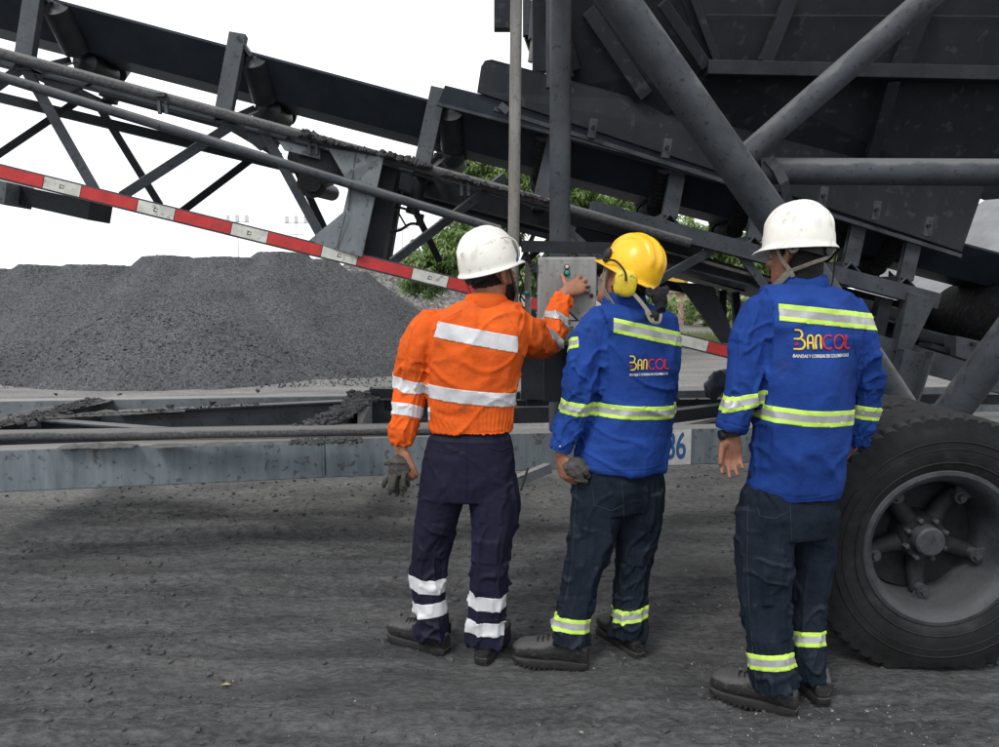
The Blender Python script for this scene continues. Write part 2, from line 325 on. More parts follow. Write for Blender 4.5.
def ground_mat():
    m = bpy.data.materials.new('coal_dust_ground'); m.use_nodes = True; t = m.node_tree; n = t.nodes; l = t.links; b = n['Principled BSDF']
    b.inputs['Roughness'].default_value = .95; b.inputs['Specular IOR Level'].default_value = .12
    c = n.new('ShaderNodeTexCoord')
    def noise(scale, det, stretch=None, rough=.6):
        nz = n.new('ShaderNodeTexNoise'); nz.inputs['Scale'].default_value = scale; nz.inputs['Detail'].default_value = det; nz.inputs['Roughness'].default_value = rough
        if stretch:
            mp = n.new('ShaderNodeMapping'); mp.inputs['Scale'].default_value = stretch; l.new(c.outputs['Object'], mp.inputs['Vector']); l.new(mp.outputs[0], nz.inputs['Vector'])
        else: l.new(c.outputs['Object'], nz.inputs['Vector'])
        return nz.outputs['Fac']
    def ramp(src, p0, c0, p1, c1):
        r = n.new('ShaderNodeValToRGB'); e = r.color_ramp.elements; e[0].position = p0; e[0].color = c0; e[1].position = p1; e[1].color = c1; l.new(src, r.inputs[0]); return r.outputs[0]
    def mixc(kind, fac, a, bb):
        x = n.new('ShaderNodeMixRGB'); x.blend_type = kind
        if isinstance(fac, float): x.inputs[0].default_value = fac
        else: l.new(fac, x.inputs[0])
        for s_, v in ((1, a), (2, bb)):
            if isinstance(v, tuple): x.inputs[s_].default_value = v
            else: l.new(v, x.inputs[s_])
        return x.outputs[0]
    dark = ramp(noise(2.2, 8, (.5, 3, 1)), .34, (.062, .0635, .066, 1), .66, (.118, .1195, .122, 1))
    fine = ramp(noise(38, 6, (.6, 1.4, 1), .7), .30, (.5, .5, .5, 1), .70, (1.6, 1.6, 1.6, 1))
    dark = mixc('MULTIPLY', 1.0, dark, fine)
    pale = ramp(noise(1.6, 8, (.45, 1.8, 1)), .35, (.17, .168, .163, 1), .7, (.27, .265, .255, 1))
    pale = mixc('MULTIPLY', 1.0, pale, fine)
    # coal fines with shade painted in nearby, grey dust with light painted in beyond
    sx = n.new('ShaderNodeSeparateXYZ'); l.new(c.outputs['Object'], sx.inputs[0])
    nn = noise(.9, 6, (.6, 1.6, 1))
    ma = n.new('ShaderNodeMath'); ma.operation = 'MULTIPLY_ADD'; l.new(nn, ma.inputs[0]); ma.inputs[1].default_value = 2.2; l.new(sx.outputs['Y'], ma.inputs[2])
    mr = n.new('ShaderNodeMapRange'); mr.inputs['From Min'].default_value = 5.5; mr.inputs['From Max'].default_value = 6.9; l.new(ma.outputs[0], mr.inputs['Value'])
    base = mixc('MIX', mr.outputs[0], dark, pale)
    mid = ramp(noise(1.1, 7, (.5, 1.3, 1)), .50, (0, 0, 0, 1), .72, (.55, .55, .55, 1))
    base = mixc('MIX', mid, base, (.115, .114, .112, 1))
    chips = ramp(noise(150, 3), .685, (0, 0, 0, 1), .72, (.8, .8, .8, 1))
    patch = ramp(noise(1.7, 4), .5, (0, 0, 0, 1), .62, (1, 1, 1, 1))
    base = mixc('MIX', mixc('MULTIPLY', 1.0, chips, patch), base, (.24, .235, .225, 1))
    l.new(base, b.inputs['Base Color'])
    h = n.new('ShaderNodeMath'); h.operation = 'ADD'; l.new(noise(60, 8, (.7, 1.5, 1), .7), h.inputs[0]); l.new(noise(9, 6, (.4, 2.6, 1)), h.inputs[1])
    bp = n.new('ShaderNodeBump'); bp.inputs['Strength'].default_value = 1.0; bp.inputs['Distance'].default_value = .02; l.new(h.outputs[0], bp.inputs['Height']); l.new(bp.outputs[0], b.inputs['Normal'])
    return m
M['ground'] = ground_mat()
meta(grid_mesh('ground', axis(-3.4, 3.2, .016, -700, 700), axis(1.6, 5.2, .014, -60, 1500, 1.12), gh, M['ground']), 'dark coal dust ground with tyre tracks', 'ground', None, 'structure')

def scatter(n, x0, x1, y0, y1, s0, s1, yp=1.0):
    x = x0+(x1-x0)*RNG.rand(n); y = y0+(y1-y0)*RNG.rand(n)**yp; k = vn(np.stack([x*1.2, y*2.2, 0*x], 1), 77)
    keep = (k > -.35) | (RNG.rand(n) < .25); x = x[keep]; y = y[keep]
    s = s0+(s1-s0)*RNG.rand(len(x))**4; z = gh(x, y)+s*.15; return np.stack([x, y, z], 1), s
c, s = scatter(17000, -4, 3.4, 1.6, 8, .0022, .015, 1.5); rocks('gravel', c, s, M['pebble_dark'], 'small dark coal crumbs scattered over the ground', cat='gravel')
c, s = scatter(900, -3.5, 3.2, 1.7, 6, .0015, .0055, 1.4); rocks('pale_gravel', c, s, M['pebble_pale'], 'tiny pale stone chips scattered over the ground', cat='gravel')
c, s = scatter(520, 0.75, 1.7, 2.2, 3.6, .0018, .0055); rocks('crushed_chips', c, s, M['pebble_pale'], 'pale crushed chips on the ground near the wheel', cat='gravel')
# one dry leaf lying on the ground
lf = MB(); g0 = G(226, 684); gz = float(gh(np.array([g0.x]), np.array([g0.y]))[0])+.010
lf.add([(g0.x-.022, g0.y, gz), (g0.x-.004, g0.y-.009, gz+.006), (g0.x+.02, g0.y+.002, gz+.002), (g0.x-.002, g0.y+.011, gz+.004), (g0.x, g0.y, gz-.002)], [(0, 1, 4), (1, 2, 4), (2, 3, 4), (3, 0, 4)])
o = lf.obj('dry_leaf', mat('dry_leaf_tan', (.45, .32, .15), .7), smooth=False); meta(o, 'small tan dry leaf lying on the dark ground', 'leaf')

# ================================================================== PILES
def cone_field(cones, slope, nz=.03, seed=3, big=.035):
    def f(x, y):
        z = np.full_like(x, -.25)
        p = np.stack([x, y, 0*x], 1)
        wx = x+.14*vn(p*.55, seed); wy = y+.14*vn(p*.5+9, seed)
        for (cx_, cy_, hh, fl) in cones:
            d = np.maximum(0, np.hypot(wx-cx_, wy-cy_)-fl); k = hh-slope*d
            k = np.where(d < .25, k-slope*(.25-d)*(-.4), k)
            z = np.maximum(z, k)
        z = z + (big*vn(p*.8, seed+1) + big*.5*vn(p*2.3, seed+2))*(z > -.2)
        z = z + nz*(vn(p*9, seed+3)*.6 + vn(p*19, seed+4)*.8) + nz*.5*(RNG.rand(len(x))-.5)
        return z
    return f
cones = [(-3.1, 16.2, 1.85, .2), (-14.5, 15.6, 1.75, .8), (-12.6, 15.6, 1.80, .8), (-10.9, 15.6, 1.88, .8), (-9.6, 15.7, 1.97, .5), (-8.4, 15.7, 1.97, .7), (-7.0, 15.8, 2.15, .5),
         (-5.8, 15.9, 2.10, .8), (-4.7, 16, 2.24, .5), (-3.9, 16, 2.12, .3), (-5.85, 14.0, 1.44, .85), (-10.2, 13.3, .95, .2), (-3.6, 15.0, 1.45, .1)]
meta(grid_mesh('coal_pile', np.arange(-17, .6, .045), np.arange(10.2, 19, .05), cone_field(cones, .66, .016), M['coal_pile']), 'long dark grey pile of crushed coal behind the trailer frame', 'coal pile')
cs = []
for k in range(2600):
    x = -12+11.5*random.random(); y = 11.3+1.6*random.random()**.8; cs.append((x, y))
cs = np.array(cs); ff = cone_field(cones, .66, .0)
z = np.maximum(ff(cs[:, 0], cs[:, 1]), 0)
rocks('pile_rubble', np.stack([cs[:, 0], cs[:, 1], z+.01], 1), .008+.018*RNG.rand(len(cs))**3, M['coal_pile'], 'loose coal lumps along the foot of the long pile', cat='coal lumps')
bc = [(-3.6, 27, 2.55, 1.6), (-1.2, 26, 1.5, .6), (-7, 30, 2.2, 2)]
meta(grid_mesh('gravel_heap', np.arange(-11, 4, .1), np.arange(21.5, 32, .12), cone_field(bc, .55, .05, 31), M['brown_pile']), 'brownish grey gravel heap behind the right end of the coal pile', 'gravel heap')
rc = [(24, 32, 7.2, .5), (29, 34, 8.0, 1)]
meta(grid_mesh('dust_heap', np.arange(12, 42, .3), np.arange(20, 44, .3), cone_field(rc, .78, .05, 51, .2), M['pale_pile']), 'pale grey heap beyond the right end of the machine', 'heap')

# ================================================================== TREES
def tree(name, label, trunk, lobes, nleaf, lsize, seed):
    r = np.random.RandomState(seed); root = empty(name, trunk)
    t = MB(); base = Vector(trunk); top = Vector(lobes[0][0])
    t.tube([base-Vector((0, 0, .1)), base.lerp(top, .45)+Vector((.1, .05, 0)), top], [.16, .11, .03], 10, sub=4)
    for (c_, rad) in lobes:
        c_ = Vector(c_); s0 = base.lerp(top, .3+.25*r.rand())
        t.tube([s0, s0.lerp(c_, .55)+Vector((0, 0, .2)), c_+Vector((0, 0, rad[2]*.4))], [.06, .04, .012], 8, sub=4)
        for k in range(7):
            e = c_+Vector(((r.rand()-.5)*1.7*rad[0], (r.rand()-.5)*1.7*rad[1], (r.rand()-.2)*1.3*rad[2])); t.tube([c_, c_.lerp(e, .5)+Vector((0, 0, .08)), e], [.02, .012, .005], 5)
    t.obj('trunk', M['bark'], root)
    V = []; F = []; MI = []
    vol = [rad[0]*rad[1]*rad[2] for _, rad in lobes]; tot = sum(vol)
    for (c_, rad), v_ in zip(lobes, vol):
        nc = int(nleaf*v_/tot/13)
        for k in range(nc):
            d = r.randn(3); d /= np.linalg.norm(d); q = (.35+.68*r.rand()**.5)
            q *= 1+.22*math.sin(d[0]*7+seed)*math.cos(d[2]*6+1)
            cc = np.array(c_)+d*np.array(rad)*q
            mi = r.choice([0, 1, 2], p=[.5, .27, .23]); ax = r.rand()*6.28; s1 = .75+.5*r.rand()
            for j in range(13):
                a = ax+j*.9+r.rand()*.5; el = -.75+.9*r.rand(); ln = lsize*s1*(.7+.6*r.rand()); wd = ln*.16
                f = np.array([math.cos(a)*math.cos(el), math.sin(a)*math.cos(el), math.sin(el)]); sd_ = np.array([-math.sin(a), math.cos(a), .5*(r.rand()-.5)])
                o_ = cc+(r.rand(3)-.5)*.07; b = len(V); tip = o_+f*ln-np.array([0, 0, ln*.35])
                mid_ = o_+f*ln*.5
                V += [o_, mid_+sd_*wd, tip, mid_-sd_*wd]; F.append((b, b+1, b+2, b+3)); MI.append(mi)
    me = bpy.data.meshes.new('crown'); me.from_pydata([tuple(v) for v in V], [], F); me.polygons.foreach_set('material_index', MI); me.update()
    link_mesh('crown', me, [M['leaf0'], M['leaf1'], M['leaf2']], root, smooth=False)
    return meta(root, label, 'tree')
def TL(px, py, Y, rx, ry, rz): return (tuple(W(px, py, Y)), (rx, ry, rz))
tree('leafy_tree', 'green drooping leafy tree showing behind the conveyor and control box', (.1, 13.5, 0),
     [TL(508, 190, 13.5, .95, .9, .85), TL(462, 168, 13.3, .55, .6, .48), TL(470, 250, 13.2, .8, .8, .52), TL(425, 272, 13.0, .48, .5, .42), TL(560, 190, 13.8, .75, .8, .5), TL(600, 215, 14, .75, .8, .5), TL(520, 285, 13.4, 1.0, .8, .5), TL(600, 270, 14, .7, .7, .45)], 80000, .105, 5)
tree('broad_tree', 'green tree showing through the gap under the hopper belt', (6.4, 17, 0),
     [TL(690, 248, 17, 1.2, 1, .62), TL(745, 258, 17, .9, .9, .5), TL(640, 262, 16.6, .9, .9, .5), TL(790, 270, 17.5, .8, .8, .4), TL(845, 262, 17.5, .9, .8, .5)], 34000, .12, 9)
# low scrub and grass far off
def tufts(name, label, n, box, h, seed):
    r = np.random.RandomState(seed); V = []; F = []
    for k in range(n):
        x = box[0]+(box[1]-box[0])*r.rand(); y = box[2]+(box[3]-box[2])*r.rand()
        for j in range(5):
            a = r.rand()*6.28; hh = h*(.4+.9*r.rand()); b = len(V); dx, dy = math.cos(a), math.sin(a)
            V += [(x, y, -.02), (x+dx*.015, y+dy*.015, -.02), (x+dx*hh*.4, y+dy*hh*.4, hh)]; F.append((b, b+1, b+2))
    me = bpy.data.meshes.new(name); me.from_pydata(V, [], F); me.update(); o = link_mesh(name, me, M['grass'], None, smooth=False); meta(o, label, 'grass', None, 'stuff')
tufts('grass', 'sparse dry grass along the yard edge beyond the trailer', 2600, (2.0, 9, 19, 24), .28, 4)
def shrub(px, Y, w_, h_, seed, label):
    r = np.random.RandomState(seed); c_ = W(px, 290, Y); root = empty('shrub', (c_.x, Y, 0)); t = MB(); t.tube([(c_.x, Y, -.05), (c_.x, Y, h_*.6)], [.05, .02], 6); t.obj('stem', M['bark'], root)
    V = []; F = []; MI = []
    for k in range(1300):
        d = r.randn(3); d /= np.linalg.norm(d); q = .5+.55*r.rand(); p = np.array([c_.x, Y, h_*.52])+d*np.array([w_, w_*.7, h_*.52])*q*(1+.25*math.sin(d[0]*9+seed))
        p[2] = max(p[2], .02); u = r.randn(3)*.09; v = r.randn(3)*.09; b = len(V); V += [p-u, p+v, p+u]; F.append((b, b+1, b+2)); MI.append(r.randint(3))
    me = bpy.data.meshes.new('crown'); me.from_pydata([tuple(v) for v in V], [], F); me.polygons.foreach_set('material_index', MI); me.update()
    link_mesh('crown', me, [M['leaf0'], M['leaf1'], M['leaf2']], root, smooth=False); meta(root, label, 'shrub', 'shrubs along the far edge of the yard')
for a in ((652, 30, 1.0, 1.3, 1, 'low green shrub just left of the far pink hut'), (712, 31, 1.1, 1.5, 2, 'green shrub just right of the far pink hut'), (738, 29, .9, 1.3, 3, 'green shrub in the yard seen left of the right worker'),
          (402, 34, 1.6, 1.4, 4, 'low green shrub behind the gravel heap left of the leafy tree'), (378, 36, 1.3, 1.1, 5, 'leftmost low green shrub behind the gravel heap')): shrub(*a)
# far hut
hc = W(682, 300, 33); hut = empty('hut', (hc.x, 33, 0))
b = MB(); b.box((hc.x, 33, .7), 1.15, 1.2, 1.4); b.obj('wall', M['wall_pink'], hut)
b = MB(); b.box((hc.x, 33, 1.46), 1.4, 1.5, .1); b.obj('roof', M['roof'], hut)
b = MB(); b.box((hc.x+.15, 32.39, .5), .38, .03, 1.0); b.obj('door', M['steel'], hut)
meta(hut, 'small pink hut far away between the middle and right workers', 'hut')
yc = W(672, 286, 36); ym = empty('excavator', (yc.x, 36, 0)); b = MB(); b.box((yc.x, 36, .55), 1.7, 1.2, .6); b.box((yc.x, 36, .15), 2.0, 1.3, .3, 1); b.obj('undercarriage', [M['yellow_paint'], M['steel_dark']], ym)
b = MB(); b.box((yc.x-.1, 36, 1.75), 1.2, 1, 1.7); b.obj('cab', M['yellow_paint'], ym, bevel=.06)
b = MB(); b.bar((yc.x+.3, 36, 1.3), (yc.x+.9, 36, 2.4), .15, .2); b.bar((yc.x+.9, 36, 2.4), (yc.x+1.4, 36, .9), .12, .15); b.obj('boom', M['yellow_paint'], ym)
meta(ym, 'small yellow digger parked far away behind the pink hut', 'digger')
for px, top, Y, lab in ((237, 213, 60, 'leftmost of the thin pale floodlight masts behind the coal pile'), (296, 214, 60, 'thin pale floodlight mast in the sky left of the grey bracket plate'), (402, 228, 60, 'thin pale mast between the grey bracket plate and the leafy tree')):
    tp = W(px, top, Y); b = MB(); b.tube([(tp.x, Y, 0), tuple(tp)], [.06, .04], 6)
    if px < 400:
        for k in (-1, 0, 1): b.box((tp.x+k*.75, Y, tp.z-.4-abs(k)*.0), .25, .2, .5)
        b.box((tp.x, Y, tp.z-.7), 2.0, .08, .08); b.box((tp.x, Y, tp.z-1.6), 1.2, .08, .08)
    else: b.box((tp.x, Y, tp.z), 1.2, .2, .12)
    meta(b.obj('light_mast', M['mast'], None, smooth=False), lab, 'light mast', 'thin light masts far behind the piles')
# ================================================================== THE MACHINE
mach = empty('mobile_conveyor', tuple(G(560, 560)))
meta(mach, 'dark grey mobile coal conveyor with hopper, lattice truss and trailer frame', 'conveyor')
fb = lambda px: 3.75 + .0009*px            # depth of the near trailer beam
ft = lambda px: 4.15 + .00067*px           # depth of the near truss side
rear = .95
def PB(name, a, b, w_, h_, m='steel', prof='box', up=(0, 0, 1), t=.008, bevel=0, parent=mach):
    o = MB(); o.bar(W(*a), W(*b), w_, h_, up, prof, t); return o.obj(name, M[m], parent, 'auto', bevel)
def PT(name, a, b, r, m='steel', n=20, parent=mach):
    o = MB(); o.tube([W(*a), W(*b)], r, n); return o.obj(name, M[m], parent)
def PP(name, pts, th, m='steel', bevel=.002, parent=mach):   # plate from outline points, thickness away from the camera side
    P = [W(*p) for p in pts]; o = MB(); o.prism(P, (0, th, 0)); return o.obj(name, M[m], parent, False, bevel)

# --- trailer frame: near beam
zt, zb = .685, .46
def xy_at(px, Y): q = W(px, 400, Y); return q.x, q.y
def frame_beam(name, px0, px1, Yf, z0, z1, wid, m, prof='box'):
    xa, ya = xy_at(px0, Yf(px0)); xb, yb = xy_at(px1, Yf(px1)); o = MB()
    o.bar((xa, ya+wid/2, (z0+z1)/2), (xb, yb+wid/2, (z0+z1)/2), wid, z1-z0, prof=prof, t=.014); return o.obj(name, M[m], mach, 'auto', .006)
nb = frame_beam('frame_rail', -90, 321.2, fb, zb, zt, .13, 'beam')
nb2 = frame_beam('frame_rail', 322.2, 1100, fb, zb+.001, zt-.001, .13, 'beam')
o = MB(); q0 = W(321.7, 470, fb(321)-.003)
for z in np.arange(zb+.012, zt-.012, .012): o.ball((q0.x+.003*random.random(), q0.y+.004, z), (.006, .004, .008), 4)
o.obj('weld_seam', M['rust_pipe'], nb)
# rusty chalk mark and scratches on the rail
o = MB(); mk = [(241, 457), (244, 459), (246, 463), (245, 469), (242, 475), (240, 476)] ; mk = [(px+7*0, py) for px, py in mk]
mk = [(273, 457), (269, 458), (267, 463), (266, 468), (265, 474), (263, 477)]
P = [W(px, py, fb(px)-.002) for px, py in mk]; o.tube(P, [.003, .006, .007, .007, .007, .003], 6); o.obj('paint_mark', mat('maroon_mark', (.10, .05, .06), .8), nb)
br = lambda px: 5.55 + .0009*px
frame_beam('frame_rail', -120, 1100, br, .44, .67, .12, 'steel_light')
def top_member(name, a, b, z, wid, h, m='steel', flange=True):     # member whose top centreline runs through two photo points at height z
    A, B = H(a[0], a[1], z), H(b[0], b[1], z); o = MB()
    if flange:
        o.bar(A-Vector((0, 0, .006)), B-Vector((0, 0, .006)), wid, .012); o.bar(A-Vector((0, 0, h/2+.012)), B-Vector((0, 0, h/2+.012)), .014, h)
        o.bar(A-Vector((0, 0, h+.018)), B-Vector((0, 0, h+.018)), wid, .012)
    else: o.bar(A-Vector((0, 0, h/2)), B-Vector((0, 0, h/2)), wid, h)
    return o.obj(name, M[m], mach, False), A, B
top_member('frame_brace', (415, 397), (118, 411), .665, .09, .17)
top_member('frame_brace', (42, 419), (330, 441), .66, .09, .15)
c1, cA, cB = top_member('cross_member', (100, 399), (-60, 436), .672, .20, .17)
c2, dA, dB = top_member('cross_member', (372, 396), (292, 440), .672, .15, .18)
top_member('cross_member', (470, 396), (458, 432), .668, .12, .18)
PP('side_plate', [(358, 401, 5.4), (372, 400, 5.5), (372, 434, 5.45), (357, 434, 4.9)], .01, 'steel_light')
PB('frame_brace', (372, 398, 5.75), (520, 402, 5.6), .08, .16, 'steel_dark')
PB('frame_brace', (-40, 445, 4.3), (420, 436, 4.6), .06, .16, 'steel_dark')
# coal spilt on the frame
def strip_rocks(name, A, B, wid, n, s0, s1, zoff, label, m='coal', heap=.03):
    d = (B-A); u = d.normalized(); r = Vector((-u.y, u.x, 0)); cs = []; ss = []
    for k in range(n):
        t = random.random(); y = (random.random()-.5)+(random.random()-.5); s = s0+(s1-s0)*random.random()**2.5
        hp = heap*max(0, 1-abs(y)*1.6)*(.5+.5*math.sin(t*9+1)); cs.append(tuple(A+d*t+r*y*wid*.55+Vector((0, 0, zoff+hp*random.random()+s*.3)))); ss.append(s)
    return rocks(name, cs, ss, M[m], label, None, 'stuff', 'coal lumps')
strip_rocks('spilt_coal', H(374, 394, .672), H(300, 436, .672), .22, 1500, .006, .024, 0, 'coal lumps heaped on the trailer cross member left of the orange worker', heap=.05)
strip_rocks('spilt_coal', H(350, 395, .672), H(412, 397, .672), .16, 500, .006, .026, 0, 'coal lumps along the far trailer rail beside the orange worker')
strip_rocks('spilt_coal', H(290, 443, .69), H(362, 441, .69), .12, 520, .004, .015, 0, 'coal crumbs on top of the near trailer rail under the pipe', heap=.015)
def mound(name, A, B, wid, hgt, m, label):
    d = B-A; u = d.normalized(); r = Vector((-u.y, u.x, 0)); n1, n2 = 60, 16; V = []; 
    for i in range(n1+1):
        for j in range(n2+1):
            t = i/n1; s_ = j/n2*2-1; e = math.sin(math.pi*min(1, max(0, t)))**.4; z = hgt*e*max(0, 1-s_*s_)*(1+.35*math.sin(t*17)+.2*math.sin(t*41+s_*3)) + .004*random.random()
            V.append(tuple(A+d*t+r*s_*wid*(.5+.1*math.sin(t*13))+Vector((0, 0, z))))
    F = [(i*(n2+1)+j, i*(n2+1)+j+1, (i+1)*(n2+1)+j+1, (i+1)*(n2+1)+j) for i in range(n1) for j in range(n2)]
    me = bpy.data.meshes.new(name); me.from_pydata(V, [], F); me.update(); o_ = link_mesh(name, me, M[m]); return meta(o_, label, 'coal dust', None, 'stuff')
M['coal_dust'] = mat('grey_coal_dust', (.125, .122, .118), .95, (.07, .07, .07), 14, bump=.8, bscale=60)
mound('coal_dust_heap', H(98, 400, .67), H(-40, 434, .67), .24, .028, 'coal_dust', 'grey coal dust heaped on the leftmost trailer cross member')
mound('coal_dust_heap', H(28, 419, .665), H(185, 411, .66), .10, .022, 'coal_dust', 'grey coal dust lying along the diagonal trailer brace')
mound('coal_dust_heap', H(60, 447.5, .686), H(135, 446.5, .686), .09, .016, 'coal_dust', 'small dust heap on top of the near trailer rail at the left')
mound('coal_dust_heap', H(150, 446.5, .686), H(290, 443, .686), .085, .007, 'coal_dust', 'thin dust layer on top of the near trailer rail')
strip_rocks('coal_crumbs', H(98, 399, .70), H(-30, 432, .70), .2, 420, .004, .015, .0, 'coal crumbs on the dust heap over the leftmost cross member', heap=.01)
strip_rocks('coal_crumbs', H(30, 418, .69), H(260, 404, .68), .08, 260, .003, .010, .0, 'coal crumbs along the diagonal trailer brace', heap=.008)
cc = []
for px, py, z in ((33, 424, .7), (42, 419, .7), (18, 423, .7), (70, 413, .7), (82, 407, .69), (56, 394, .68), (120, 394, .68), (171, 406, .68), (212, 403, .68), (214, 402.5, .68), (168, 406, .68), (258, 391, .68), (10, 415, .7), (60, 411, .7), (48, 415, .71)): cc.append(tuple(H(px, py, z)))
rocks('coal_lump', cc, [.028, .024, .03, .022, .02, .02, .022, .026, .02, .024, .018, .024, .02, .018, .02], M['coal'], 'a few big coal lumps on the flanges of the trailer frame', None, 'stuff', 'coal lumps')
# pipe along the rail
o = MB(); o.tube([W(-40, 436, 3.93), W(120, 434, 3.98), W(290, 431.5, 4.05), W(395, 430, 4.12), W(480, 431, 4.2)], .031, 18, sub=6); o.obj('pipe', M['rust_pipe'], mach)
# right of the orange worker, between the workers: frame pieces
PB('frame_brace', (505, 404, 4.9), (556, 402, 5.0), .05, .05, 'steel_dark'); PB('frame_brace', (505, 415, 4.6), (562, 414, 4.65), .06, .10, 'steel_dark')
PP('side_plate', [(521, 352, 4.7), (549, 352, 4.75), (549, 400, 4.75), (521, 400, 4.7)], .02, 'steel_dark')
PB('frame_brace', (530, 300, 4.8), (532, 405, 4.8), .07, .07, 'steel_dark', up=(0, 1, 0))
PB('frame_brace', (655, 418, 5.3), (735, 408, 5.6), .09, .09, 'steel_dark'); PB('frame_brace', (655, 402, 5.9), (760, 401, 6.0), .09, .05, 'steel_dark')
PB('frame_brace', (640, 440, 4.95), (760, 414, 5.6), .07, .06, 'steel_dark')
for k, px in enumerate((668, 677, 697, 714)): 
    q = W(px, 399, 5.9); rocks('coal_lump', [tuple(q)], [.016], M['coal'], ['tiny lump on the far rail, %s' % x for x in ('just right of the middle worker', 'second right of the middle worker', 'third right of the middle worker', 'nearest the right worker')][k], None, None, 'coal lump')['group'] = 'tiny coal lumps on the far rail between two workers'
bag = MB(); bag.ball(W(717, 384, 5.7), (.085, .07, .13), 9, Matrix.Rotation(.5, 3, 'Y')); bo = bag.obj('rubber_wad', M['belt'], None); meta(bo, 'crumpled black rubber wad on the trailer frame left of the right worker', 'rubber scrap')
dm = bo.modifiers.new('crumple', 'SUBSURF'); dm.levels = 1; dm.render_levels = 1
tx = bpy.data.textures.new('crumple', 'CLOUDS'); tx.noise_scale = .05; d2 = bo.modifiers.new('disp', 'DISPLACE'); d2.texture = tx; d2.strength = .06; d2.mid_level = .5
# number plate 86
def flat_text(txt, size, A, right, up, off, m, name, parent, bold=0.0, sx=1.0, align='CENTER'):
    cu = bpy.data.curves.new(name, 'FONT'); cu.body = txt; cu.size = size; cu.align_x = align; cu.align_y = 'CENTER'; cu.offset = bold; cu.extrude = .0008
    t_ = bpy.data.objects.new(name, cu); COL.objects.link(t_); dg = bpy.context.evaluated_depsgraph_get(); me = bpy.data.meshes.new_from_object(t_.evaluated_get(dg))
    bpy.data.objects.remove(t_); R_ = Vector(right).normalized(); U_ = Vector(up).normalized(); Nn = R_.cross(U_)
    for v in me.vertices: v.co = Vector(A) + R_*v.co.x*sx + U_*v.co.y + Nn*(v.co.z+off)
    me.materials.clear(); return link_mesh(name, me, m, parent, False)
e0 = Vector((*xy_at(322.2, fb(322.2)), 0)); e1 = Vector((*xy_at(1100, fb(1100)), 0)); rdir = (e1-e0).normalized()
best = min(range(2001), key=lambda k: abs(CX+FPX*(e0.lerp(e1, k/2000)).x/((e0.lerp(e1, k/2000)+Vector((0, 0, .57))-CAM).dot(Vector((0, cp, -sp))))-676))
pc = e0.lerp(e1, best/2000)+Vector((rdir.y, -rdir.x, 0))*.003; pc.z = (zt+zb)/2
o = MB(); o.bar(pc-rdir*.093, pc+rdir*.093, .004, zt-zb-.012); npl = o.obj('number_plate', M['white_print'], mach, False)
flat_text('86', .225, pc-rdir*.004, rdir, (0, 0, 1), .0022, M['blue_print'], 'digits', npl, .004, .60)

# --- lattice truss
uf = lambda px: 60+.262*px   # near upper chord (row of the rail under the pipe)
def chord(name, f, a, b, w_, h_, m, dY=0, prof='box', Yf=ft): return PB(name, (a, f(a), Yf(a)+dY), (b, f(b), Yf(b)+dY), w_, h_, m, prof)
chord('upper_chord', lambda p: 62+.262*p, -60, 600, .06, .045, 'steel', .03, 'L')
chord('upper_chord', lambda p: 212+(p-600)*.2655, 590, 936, .07, .098, 'steel_light' if False else 'steel', 0)
PT('guard_pipe', (-60, 37, 4.06), (515, 193, 4.45), .030, 'rust_pipe'); PT('guard_pipe', (515, 193.4, 4.45), (690, 243, 4.56), .028, 'rust_pipe')
PT('guard_pipe', (-60, 58, 4.02), (500, 230, 4.35), .027, 'steel')
# clamps of the guard pipe
for px in (163, 313, 465):
    o = MB(); r_ = 52.5+.2725*px-2
    for dx in (-3.5, 3.5): o.box(W(px+dx, r_+10, ft(px)-.07), .016, .02, .095)
    o.box(W(px, r_+1, ft(px)-.075), .05, .075, .02); o.obj('pipe_clamp', M['steel'], mach, False)
# rear chords, inner bars
PB('rear_chord', (-60, 83, 5.1), (930, 322, 5.75), .07, .062, 'steel_dark'); PB('inner_bar', (100, 93, 4.75), (560, 217, 5.1), .03, .032, 'steel_dark')
PB('rear_chord', (-60, 163, 5.1), (745, 352, 5.6), .05, .035, 'steel_dark')
PB('inner_bar', (290, 152, 4.7), (560, 224, 4.9), .10, .10, 'steel_dark'); PB('inner_bar', (395, 196, 4.55), (560, 240, 4.7), .03, .03, 'steel_dark')
# striped lower chord
def stripe_row(px): return 171.5+.2475*px
stops = [-62, -20, 47, 84, 140, 177, 233, 269, 322.5, 358, 412, 447.5, 494, 530, 600, 640, 693, 745]
lab = ['w', 'r', 'w', 'r', 'w', 'r', 'w', 'r', 'w', 'r', 'w', 'r', 'w', 'r', 'w', 'w', 'r']
stops = [-75, 47, 84, 140, 177, 233, 269, 322.5, 358, 412, 447.5, 494, 530, 588, 626, 650, 705, 760]
lab = ['r', 'w', 'r', 'w', 'r', 'w', 'r', 'w', 'r', 'w', 'r', 'w', 'r', 'w', 'r', 'w', 'r']
lc = PB('lower_chord', (-75, stripe_row(-75), ft(-75)), (760, stripe_row(760), ft(760)), .08, .082, 'steel', up=(0, 0, 1))
ra, rb_ = W(-75, stripe_row(-75), ft(-75)), W(760, stripe_row(760), ft(760)); ld = (rb_-ra).normalized(); lup = (Vector((0, 0, 1))-ld*ld.z).normalized(); ln = ld.cross(lup)
if ln.y > 0: ln = -ln
def at_px(px):
    lo, hi = 0.0, 1.0
    for _ in range(40):
        mid = (lo+hi)/2; q = ra.lerp(rb_, mid); fw = (q-CAM).dot(Vector((0, cp, -sp))); x = CX+FPX*q.x/fw
        if x < px: lo = mid
        else: hi = mid
    return ra.lerp(rb_, lo)
